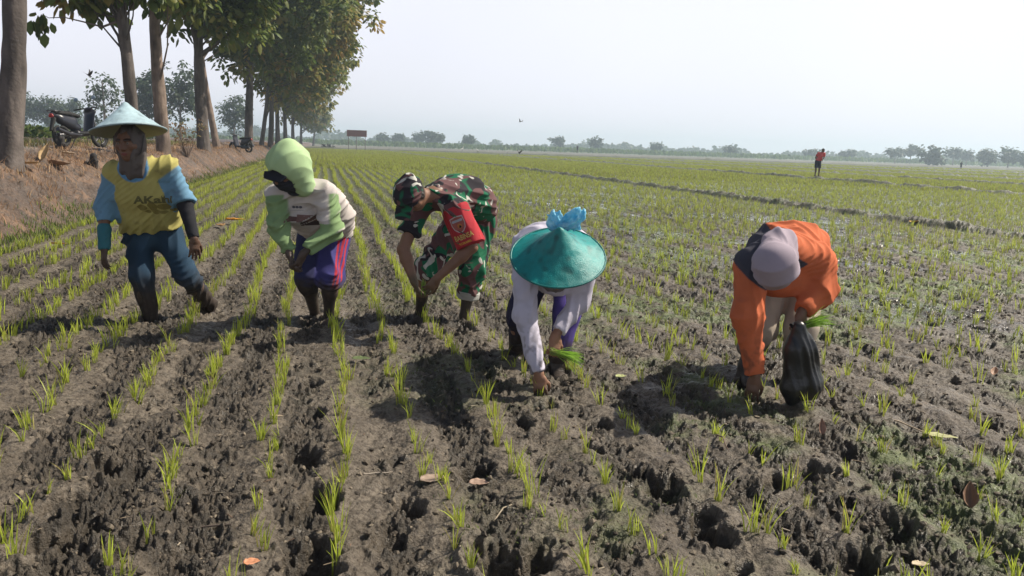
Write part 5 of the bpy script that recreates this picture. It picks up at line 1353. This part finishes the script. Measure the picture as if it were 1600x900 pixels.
TW = simple_mat('twig', (0, 0, 0), rough=.8, noise=.3, scale=40, attr=True)
def twig(a, b, r_, col, label, sag=.0):
    p = at(*a); q = at(*b); p[2] = gz(p[0], p[1])+r_; q[2] = gz(q[0], q[1])+r_; m = (p+q)/2; m[2] = max(gz(m[0], m[1])+r_, m[2])+sag
    b_ = MB(); rs = np.random.default_rng(int(a[0])); pts = [p, p*.6+m*.4+rs.normal(0, .003, 3), m, m*.4+q*.6+rs.normal(0, .003, 3), q]; pts = np.array(pts)-p
    b_.tube(pts, [r_, r_*.95, r_*.85, r_*.75, r_*.5], 6, col); return tag(b_.build('twig', TW, None, loc=p), label, 'twig', 'twigs and stalks on the mud')
twig((568, 741), (614, 738), .0028, (.42, .36, .29), 'pale straight stalk left of the tan leaf')
twig((1222, 822), (1265, 842), .003, (.45, .38, .3), 'pale stalk near the bottom right')
twig((1396, 668), (1450, 692), .004, (.42, .33, .23), 'thin stick leading to the long pale yellow leaf')
twig((296, 822), (362, 826), .004, (.10, .075, .06), 'dark twig across the smooth mud at the lower left')
twig((772, 809), (800, 790), .003, (.36, .30, .22), 'bent pale stalk below the small tan leaf', .01)
twig((1118, 690), (1138, 712), .004, (.16, .11, .08), 'dark stick in the shade of the worker in orange', .03)

# ------------------------------------------------------------------ held and carried things
def bundle(root, dirs, n, L, label, spread=.35, seed=1):
    r = random.Random(seed); V = []; F = []; C = []; d = nrm(dirs)
    for i in range(n):
        dd = nrm(d+np.array([r.gauss(0, spread), r.gauss(0, spread), r.gauss(0, spread*.7)])*.6); l = L*(.6+.5*r.random()); st_ = np.array([r.gauss(0, .008) for _ in range(3)])-dd*.03
        sd = nrm(np.cross(dd, [r.gauss(0, 1), r.gauss(0, 1), r.gauss(0, 1)]))*.0026; b0 = len(V); c1 = np.array([.26, .46, .06])*(.7+.6*r.random()); c0 = np.array([.30, .33, .12])
        for k in range(4):
            f = k/4; c = st_+dd*l*f-V3(0, 0, 1)*l*.25*f**2; V += [c-sd*(1-f*.5), c+sd*(1-f*.5)]; C += [c0+(c1-c0)*min(1, f*3)]*2
        V.append(st_+dd*l-V3(0, 0, 1)*l*.25); C.append(c1)
        for k in range(3): F.append((b0+2*k, b0+2*k+1, b0+2*k+3, b0+2*k+2))
        F.append((b0+6, b0+7, b0+8, b0+8))
    F = np.array(F); o = link('seedling_bundle', mesh_np('seedling_bundle', np.array(V), split_tri(F), [RICE], attrs={'Col': np.array(C)})); o.location = tuple(root); return tag(o, label, 'seedling bundle')
J4, J5 = PJ[4], PJ[5]
h4 = J4['wr'][1]+nrm(J4['hd'][1][0])*.085; bundle(h4+V3(.01, -.03, 0), V3(.92, -.2, .12), 130, .18, 'bunch of rice seedlings held by the worker in the teal hat', .42, 3)
h5 = J5['wr'][1]+nrm(J5['hd'][1][0])*.07; bundle(h5+V3(.02, -.03, .01), V3(.85, -.1, .62), 80, .19, 'bunch of rice seedlings held above the black bag', .36, 5)
for p_, s_ in ((P(662, 446, PJ[3]['wr'][0][1]-.05), 7),): bundle(p_, V3(.2, -.5, -.8), 30, .09, 'few rice seedlings in the hands of the soldier', .4, s_)
BLACKP = simple_mat('black_plastic', (.013, .014, .016), rough=.36, noise=.3, scale=12, bump=.35, bscale=45)
BLUEP, n_, b_, o_ = new_mat('blue_plastic_film')
tcn = N(n_, 'TexCoord'); nz_ = N(n_, 'TexNoise', Scale=30., Detail=4.); n_.links.new(tcn.outputs['Object'], nz_.inputs['Vector'])
rp = N(n_, 'MapRange'); n_.links.new(nz_.outputs['Fac'], rp.inputs['Value']); rp.inputs['From Min'].default_value = .35; rp.inputs['From Max'].default_value = .65
mxp = N(n_, 'Mix', data_type='RGBA'); n_.links.new(rp.outputs[0], mxp.inputs['Factor']); mxp.inputs['A'].default_value = (.12, .52, .78, 1); mxp.inputs['B'].default_value = (.45, .80, .92, 1)
n_.links.new(mxp.outputs['Result'], b_.inputs['Base Color']); b_.inputs['Roughness'].default_value = .22
trp = N(n_, 'BsdfTranslucent'); n_.links.new(mxp.outputs['Result'], trp.inputs['Color']); msp = N(n_, 'MixShader'); msp.inputs[0].default_value = .4
n_.links.new(b_.outputs[0], msp.inputs[1]); n_.links.new(trp.outputs[0], msp.inputs[2]); n_.links.new(msp.outputs[0], o_.inputs['Surface'])
# black bag
yb = J5['wr'][1][1]-.10; top = P(1248, 512, yb); bot = P(1253, 612, yb+.03); bz = gz(bot[0], bot[1])
e = empty('plastic_bag', (bot[0], bot[1], bz)); tag(e, 'sagging black plastic bag of seedlings hanging from the hand of the worker in orange', 'bag')
S = SDF(.0055); u_ = V3(1, 0, 0); q1 = P(1243, 545, yb); q2 = P(1256, 545, yb+.02); q3 = P(1236, 606, yb-.01); q4 = P(1262, 600, yb+.02)
S.cap(top, q1, .024, .045, k=.05, u=u_, kx=1.1); S.cap(top, q2, .024, .055, k=.05); S.cap(q1, q3, .048, .052, k=.05); S.cap(q2, q4, .058, .074, k=.05)
S.cap(q3, P(1236, 626, yb-.01), .050, .030, k=.04); S.cap(q4, P(1258, 612, yb+.02), .07, .05, k=.04)
finish('bag_body', S, BLACKP, const((1, 1, 1)), e, fold=[dict(axis=top-bot, amp=.0075, fa=20, fl=3, seed=5)])
b = MB(); base = V3(bot[0], bot[1], bz)
hh = h5; b.tube(np.array([top-V3(.02, 0, .01), P(1236, 508, yb-.01), hh+V3(-.015, -.02, .01), hh+V3(.012, -.02, .012), P(1257, 506, yb-.01), top+V3(.02, 0, -.01)])-base, [.012, .010, .008, .008, .010, .012], 7)
b.build('bag_handle', BLACKP, e)
# blue bag tied behind the teal hat
hc = J4['hatc']+J4['hatax']*.175; yb = hc[1]+.10
e = empty('plastic_bag', P(884, 352, yb)); tag(e, 'crumpled light blue plastic bag tied in a knot behind the teal hat', 'bag'); base = np.array(e.location)
def lobe(pts, rad, seed, name):
    S = SDF(.004)
    for (a, b_, ra, rb) in zip(pts[:-1], pts[1:], rad[:-1], rad[1:]): S.cap(a, b_, ra, rb, k=.02, w=V3(0, 1, .0), kw=.42)
    return finish(name, S, BLUEP, const((1, 1, 1)), e, fold=[dict(axis=pts[-1]-pts[0], amp=.011, fa=30, fl=6, seed=seed), dict(axis=V3(.4, .3, 1), amp=.010, fa=48, fl=12, seed=seed+1)])
lobe([P(880, 358, yb), P(868, 349, yb), P(866, 340, yb)], [.020, .042, .038], 3, 'bag_ear')
lobe([P(882, 356, yb), P(894, 346, yb), P(905, 336, yb-.01), P(912, 332, yb)], [.022, .046, .036, .016], 8, 'bag_ear')
S = SDF(.004); S.cap(P(868, 354, yb), P(898, 352, yb), .024, .020, w=V3(0, 1, 0), kw=.8)
finish('knot', S, BLUEP, const((1, 1, 1)), e, fold=dict(axis=V3(1, 0, .2), amp=.006, fa=40, fl=10, seed=12))

# ------------------------------------------------------------------ scooters
PAINT = simple_mat('scooter_paint', (0, 0, 0), rough=.28, noise=.1, scale=8, attr=True)
TYRE = simple_mat('tyre_rubber', (0, 0, 0), rough=.85, noise=.2, scale=20, attr=True); METAL = simple_mat('scooter_metal', (0, 0, 0), rough=.35, noise=.1, scale=12, attr=True, metal=.8)
def scooter(loc, rz, label, col=(.018, .020, .030), vox=.014):
    e = empty('scooter', (0, 0, 0)); tag(e, label, 'motorbike', 'parked motorbikes'); Yx = V3(0, 1, 0)
    for nm, x in (('front_wheel', .64), ('rear_wheel', -.60)):
        b = MB(); th = np.linspace(0, 2*np.pi, 29); b.tube(np.stack([x+.235*np.cos(th), 0*th, .285+.235*np.sin(th)], 1), .048, 8, (.018, .018, .018), caps=False); w_ = b.build(nm, TYRE, e)
        b = MB(); b.tube(np.stack([x+.185*np.cos(th), 0*th, .285+.185*np.sin(th)], 1), .014, 6, (.07, .07, .08), caps=False); b.tube([(x, -.05, .285), (x, .05, .285)], .04, 10, (.3, .3, .3))
        for k in range(5): a = k*1.2566; b.tube([(x, 0, .285), (x+.18*math.cos(a), 0, .285+.18*math.sin(a))], .012, 5, (.07, .07, .08))
        b.build('rim', METAL, w_)
    def sd(nm, fn, c, mat=PAINT): S = SDF(vox); fn(S); return finish(nm, S, mat, const(c), e)[0]
    sd('tail_body', lambda S: (S.cap((-.78, 0, .80), (-.2, 0, .66), .06, .13, k=.05, w=Yx, kw=1.), S.cap((-.55, 0, .68), (-.1, 0, .50), .11, .12, k=.06)), col)
    sd('seat', lambda S: (S.cap((-.72, 0, .855), (-.30, 0, .83), .055, .07, k=.03, u=Yx, kx=1.7), S.cap((-.30, 0, .83), (.02, 0, .80), .07, .05, k=.04, u=Yx, kx=1.5)), (.015, .015, .016), TYRE)
    sd('engine', lambda S: (S.cap((-.6, .07, .30), (-.15, .05, .34), .08, .11, k=.04), S.cap((-.15, 0, .36), (.25, 0, .36), .09, .06, k=.05, u=Yx, kx=1.6)), (.06, .06, .065), METAL)
    sd('front_shield', lambda S: (S.cap((.28, 0, .40), (.44, 0, .92), .05, .05, k=.05, u=Yx, kx=3.4), S.cap((.45, 0, .92), (.40, 0, 1.0), .06, .05, k=.04, u=Yx, kx=2.6)), col)
    sd('front_fender', lambda S: (S.cap((.50, 0, .56), (.72, 0, .56), .05, .04, k=.04, u=Yx, kx=1.4), S.cap((.72, 0, .56), (.88, 0, .44), .04, .03, k=.04, u=Yx, kx=1.4)), col)
    sd('rear_fender', lambda S: S.cap((-.76, 0, .70), (-.90, 0, .42), .045, .03, k=.04, u=Yx, kx=1.6), (.02, .02, .02), TYRE)
    sd('tail_light', lambda S: S.cap((-.82, 0, .76), (-.83, 0, .80), .035, .03, k=.02, u=Yx, kx=2.2), (.30, .02, .02))
    b = MB(); b.tube([(.64, -.06, .285), (.50, -.06, .62), (.42, 0, .98)], .022, 7, (.2, .2, .2)); b.tube([(.64, .06, .285), (.50, .06, .62), (.42, 0, .98)], .022, 7, (.2, .2, .2)); b.build('fork', METAL, e)
    b = MB(); b.tube([(.30, -.36, 1.0), (.38, -.18, 1.02), (.42, 0, 1.01), (.38, .18, 1.02), (.30, .36, 1.0)], .018, 7, (.03, .03, .03)); b.build('handlebar', TYRE, e)
    for sg_ in (-1, 1):
        b = MB(); b.tube([(.36, .2*sg_, 1.02), (.36, .24*sg_, 1.14), (.34, .27*sg_, 1.22)], .008, 5, (.03, .03, .03)); m_ = b.build('mirror', TYRE, e)
        S = SDF(.01); S.ell((.335, .28*sg_, 1.26), [.022, .075, .052], k=0); o = finish('mirror_glass', S, PAINT, const((.20, .28, .36)), e)[0]; o.parent = m_
    b = MB(); b.tube([(-.1, -.14, .30), (-.5, -.16, .32), (-.85, -.16, .44)], [.03, .05, .055], 10, (.07, .07, .08)); b.build('exhaust', METAL, e)
    b = MB(); b.tube([(-.45, .0, .90), (-.70, .14, .88), (-.86, .08, .90), (-.86, -.08, .90), (-.70, -.14, .88), (-.45, 0, .90)], .012, 6, (.10, .10, .11), caps=False); b.build('grab_rail', METAL, e)
    b = MB(); b.tube([(-.05, .08, .3), (-.12, .24, .0)], .012, 6, (.1, .1, .1)); b.build('side_stand', METAL, e)
    e.location = loc; e.rotation_euler = (0, 0, rz); return e
p = P(126, 190, 19.0); sc1 = scooter((p[0], p[1], gz(p[0], p[1])), .55, 'black scooter parked on the bank behind the worker in the pale conical hat')
sc1.rotation_euler = (-.12, 0, 1.32); sc1.scale = (.94,)*3
def put_scooter(px, y, rz, lab, scl=1.):
    o = copy_tree(sc1); x = P(px, 215, y)[0]; o.location = (x, y, gz(x, y)); o.rotation_euler = (0, 0, rz); o['label'] = lab; return o
put_scooter(376, 43, 2.7, 'black motorbike half hidden behind the close set trunks')
put_scooter(509, 150, .3, 'tiny motorbike at the far end of the tree row, the left of two')
put_scooter(517, 152, .1, 'tiny motorbike at the far end of the tree row, the right of two')

# ------------------------------------------------------------------ signboard
WOODB = simple_mat('sign_board', (0, 0, 0), rough=.6, noise=.15, scale=2, attr=True)
y = 138; p = P(557.5, 208.5, y); e = empty('signboard', (p[0], y, 0)); tag(e, 'long dark red signboard on posts at the edge of the far field', 'signboard')
b = MB(); b.box((0, 0, p[2]), (3.35, .06, 1.0), col=(.26, .10, .10)); b.build('board', WOODB, e, smooth=False)
b = MB()
for c, s_ in (((0, -.02, p[2]+.53), (3.5, .10, .07)), ((0, -.02, p[2]-.53), (3.5, .10, .07)), ((-1.72, -.02, p[2]), (.07, .10, 1.0)), ((1.72, -.02, p[2]), (.07, .10, 1.0))): b.box(c, s_, col=(.34, .22, .22))
b.build('board_frame', WOODB, e, smooth=False)
for x in (-1.45, -.1, 1.45): b = MB(); b.tube([(x, .08, -.1), (x, .08, p[2]+.5)], .06, 8, (.14, .12, .12)); b.build('post', WOODB, e)

# ------------------------------------------------------------------ small people far off
def far_person(px, py, y, H, label, shirt, shorts, lean=.0, turn=1., vox=.02, base_z=None):
    g = P(px, py, y); b0 = V3(g[0], y, g[2]); k = H/1.68; rt = V3(1, 0, 0)
    X = lambda a, f, z: b0+rt*a*k+V3(0, -f*k, 0)+V3(0, 0, z*k)
    l = lean
    J = dict(base=b0, head=X(l*1.45, .03, 1.55), up=V3(l*1.3, .1, 1), face=V3(.9*turn, -.4, -.25), neck=X(l*1.1, 0, 1.42), spine=[X(0, 0, .90), X(l*.25, 0, 1.03), X(l*.6, 0, 1.2), X(l*.95, 0, 1.34)],
             sh=[X(-.17+l*.9, 0, 1.36), X(.17+l*.9, .02, 1.35)], el=[X(-.24+l*.5, -.02, 1.12), X(.22+l*.6, .05, 1.10)], wr=[X(-.16+l*.3, .03, .93), X(.10+l*.5, .18, .98)],
             hip=[X(-.09, 0, .88), X(.09, 0, .88)], kn=[X(-.10, .03, .47), X(.10, .05, .47)], an=[X(-.10, 0, .07), X(.13, -.02, .07)], fd=[V3(.4*turn, -1, 0), V3(.6*turn, -1, 0)],
             hd=[(V3(.1, -.1, -1), V3(-1, 0, 0), 1, .4), (V3(-.1, -.2, -1), V3(1, 0, 0), -1, .4)])
    e = empty('person', b0); tag(e, label, 'person', 'people far off in the fields')
    S = SDF(vox*.7); make_body(S, J, feat=False)
    if vox > .03: S.vox = .022
    def col(V): c = np.tile(SKINC*.55, (len(V), 1)); m = (np.linalg.norm(V-J['head'], axis=1) < .14)*sstep(-.02, .03, (V-J['head'])@nrm(J['up'])); return blendc(m, c, (.012, .01, .01))
    finish('body', S, SKIN, col, e)
    S = SDF(vox); torso_cloth(S, J, [.115, .115, .12, .09], kx=1.5); S.clip(J['spine'][0]-V3(0, 0, .04), V3(0, 0, -1)); arm_cloth(S, J, 0, .07, .07, .05, -.75); arm_cloth(S, J, 1, .07, .07, .05, -.75); finish('shirt', S, CLOTH, const(shirt), e)
    S = SDF(vox); S.cap(J['spine'][0]-V3(0, 0, .03), J['spine'][0]-V3(0, 0, .08), .125, .125, u=rt, kx=1.25)
    for i in (0, 1): S.cap(J['hip'][i], J['kn'][i], .10, .095, k=.04); S.clip(J['kn'][i]+V3(0, 0, .02), V3(0, 0, -1), near=J['kn'][i], nr=.15)
    finish('shorts', S, CLOTH, const(shorts), e)
far_person(1276, 275, 47., 1.66, 'person in a red shirt and dark shorts standing far off in the field', (.58, .075, .075), (.02, .022, .04), lean=.16)
far_person(902, 237.5, 190., 1.6, 'tiny dark figure standing on the brown strip in the distance', (.03, .03, .035), (.03, .03, .04), vox=.035)
far_person(1501, 264.5, 165., 1.6, 'tiny dark figure in the distance at the right below the domed tree', (.03, .035, .04), (.03, .03, .04), vox=.035)

# ------------------------------------------------------------------ birds
FEATH = simple_mat('feathers', (0, 0, 0), rough=.7, noise=.15, scale=30, attr=True)
def flying_bird(px, py, y, span, rot, label, col=(.03, .028, .03), flap=.5, name='flying_bird'):
    e = empty(name, P(px, py, y)); tag(e, label, 'bird'); k = span/2
    b = MB(); b.tube(np.array([(-.55, 0, 0), (-.3, 0, .0), (0, 0, .0), (.25, 0, .02), (.38, 0, .03), (.48, 0, .02)])*k, np.array([.02, .07, .11, .09, .07, .01])*k, 8, col); b.build('body', FEATH, e)
    for sg_ in (-1, 1):
        b = MB(); n = 7; u = np.linspace(0, 1, n); ch = .36*(1-u**1.6)+.03; zc = flap*np.sin(u*1.7); yc = u*np.cos(flap*.6); xo = -.25*u**2
        top = []; bt = []
        for i in range(n): top.append([(xo[i]+ch[i]*.5)*k, sg_*yc[i]*k, zc[i]*k]); top.append([(xo[i]-ch[i]*.5)*k, sg_*yc[i]*k, zc[i]*k-.01*k])
        top = np.array(top); bt = top-[0, 0, .02*k]; V = np.vstack([top, bt]); m = 2*n
        F = [[2*i, 2*i+1, 2*i+3, 2*i+2] for i in range(n-1)]+[[m+2*i, m+2*i+2, m+2*i+3, m+2*i+1] for i in range(n-1)]+[[2*i, 2*i+2, m+2*i+2, m+2*i] for i in range(n-1)]+[[2*i+1, m+2*i+1, m+2*i+3, 2*i+3] for i in range(n-1)]
        b.add(V, F, col); b.build('wing', FEATH, e)
    b = MB(); b.add(np.array([(-.45, .03, .0), (-.45, -.03, 0), (-.95, -.14, 0), (-.95, .14, 0), (-.45, .03, -.02), (-.45, -.03, -.02), (-.95, -.14, -.01), (-.95, .14, -.01)])*k, [[0, 1, 2, 3], [4, 7, 6, 5], [0, 3, 7, 4], [1, 5, 6, 2], [2, 6, 7, 3], [0, 4, 5, 1]], col); b.build('tail', FEATH, e)
    e.rotation_euler = rot; return e
flying_bird(813, 190, 34., .30, (.5, .3, 2.6), 'dark bird gliding high above the middle of the field', flap=.45)
flying_bird(811, 239, 40., .42, (1.2, .9, .6), 'dark bird skimming low over the green field', flap=.7)
flying_bird(139, 118, 26., .42, (.2, .5, .9), 'small dark bird in the sky left of the slim trunk', flap=.9)
def egret(px, py, y, rz, label, h=.62):
    z = P(px, py, y)[2]; x = P(px, py, y)[0]; e = empty('egret', (x, y, z), rz); tag(e, label, 'bird', 'white egrets standing in the field'); k = h/.62
    S = SDF(.014); S.cap((-.14, 0, .30), (.06, 0, .37), .05, .075, k=.04); S.cap((-.24, 0, .26), (-.12, 0, .31), .02, .05, k=.04); S.cap((.08, 0, .40), (.14, 0, .50), .032, .022, k=.03); S.cap((.14, 0, .50), (.12, 0, .57), .022, .02, k=.02); S.cap((.12, 0, .58), (.17, 0, .59), .03, .022, k=.015)
    V, F = S.mesh(1); link('body', mesh_np('body', V*k, F, [FEATH], attrs={'Col': np.tile(V3(.8, .8, .78), (len(V), 1))}), e)
    b = MB(); b.tube(np.array([(.18, 0, .59), (.27, 0, .575)])*k, [.012*k, .003*k], 6, (.6, .4, .08)); b.build('beak', FEATH, e)
    for sg_ in (-1, 1): b = MB(); b.tube(np.array([(0, .025*sg_, .32), (.01, .03*sg_, .16), (-.01, .03*sg_, 0), (.05, .03*sg_, 0)])*k, .009*k, 5, (.05, .05, .04)); b.build('leg', FEATH, e)
egret(722, 237.3, 118., .4, 'white egret in the far green field, the leftmost and clearest', .8)
egret(745.5, 238, 128., 2.6, 'white egret in the far green field, the middle one', .72)
egret(793, 238.5, 140., .2, 'faint small white egret, the rightmost of the three', .55)

# ------------------------------------------------------------------ stumps and a dry bush on the bank
def stump(px, py, y, r_, h, label):
    x = P(px, py, y)[0]; z = gz(x, y); S = SDF(.02); S.cap((0, 0, -.1), (0.02, 0, h), r_, r_*.75, k=.03); S.cap((0, 0, 0), (r_*1.1, -.03, h*.5), r_*.5, r_*.35, k=.05); S.cap((-r_*.2, 0, h*.3), (-r_*1.1, 0, h*.05), r_*.5, r_*.4, k=.05)
    V, F = S.mesh(1); V = folds(V, F, V3(0, 0, 1), amp=.04, fa=14, fl=4, seed=int(px)); o = link('burnt_stump', mesh_np('burnt_stump', V, F, [BARK], attrs={'Col': np.tile(V3(.025, .022, .022), (len(V), 1))}), None, (x, y, z)); return tag(o, label, 'stump', 'charred stumps on the bank')
stump(95, 229, 17.5, .10, .24, 'charred stump on the road edge below the scooter')
stump(144, 234, 15.5, .09, .20, 'charred lump on the bank by the shoulder of the worker in yellow')
def dry_bush(px, y, h, label, seed):
    x = P(px, 220, y)[0]; z = gz(x, y); r = np.random.default_rng(seed); b = MB(); ends = []
    for i in range(16):
        a = r.random()*6.283; l = h*(.5+.6*r.random()); q = np.array([math.cos(a)*l*.45, math.sin(a)*l*.45, l]); b.tube([(0, 0, -.05), q*.4+r.normal(0, .03, 3), q], [.014, .009, .004], 4, (.14, .10, .08), caps=False); ends.append(q)
    e = empty('dry_bush', (x, y, z)); tag(e, label, 'bush'); b.build('stems', BARK, e); c = np.repeat(np.array(ends), 12, axis=0)+r.normal(0, .09, (192, 3))
    V, Q, T_, Cl = leaves_np(c, r.normal(size=(192, 3)), .10, .6, leaf_cols(192, r, [V3(.22, .14, .08), V3(.16, .13, .06)], (1, 1)), r); link('foliage', mesh_np('foliage', V, [Q, T_], [LEAF], attrs={'Col': Cl}), e)
dry_bush(292, 26, 1.0, 'small dry bush between the stout pale trunk and the tall dark trunk', 5)
# hanging leaf cluster on a bare branch left of the second tree
x, y = line_pos(203, -4.8); z0 = gz(x, y)-.1
t2 = [o for o in SC.objects if o.get('label', '').startswith('slim dark trunk')][0]; base = np.array(t2.location)
pts = [P(175, 46, y)-base, P(160, 42, y-.1)-base, P(130, 34, y-.25)-base, P(100, 27, y-.35)-base, P(76, 28, y-.4)-base, P(66, 22, y-.4)-base]
b = MB(); pts[0] = np.array([0, 0, pts[0][2]+.25]); b.tube(pts, [.035, .028, .02, .014, .010, .006], 6, (.16, .13, .11)); br_ = b.build('branch', BARK, t2)
r = np.random.default_rng(8); n = 26; c = P(62, 33, y-.4)-base; C = c+r.normal(0, .09, (n, 3))*[1, 1, 1.3]; D = r.normal(0, .4, (n, 3))+[0, 0, -1]
V, Q, T_, Cl = leaves_np(C, D, .30, .6, leaf_cols(n, r, TREE_G, (4, 4, 1, .3, .1)), r); link('leaf_cluster', mesh_np('leaf_cluster', V, [Q, T_], [LEAF], attrs={'Col': Cl}), t2)
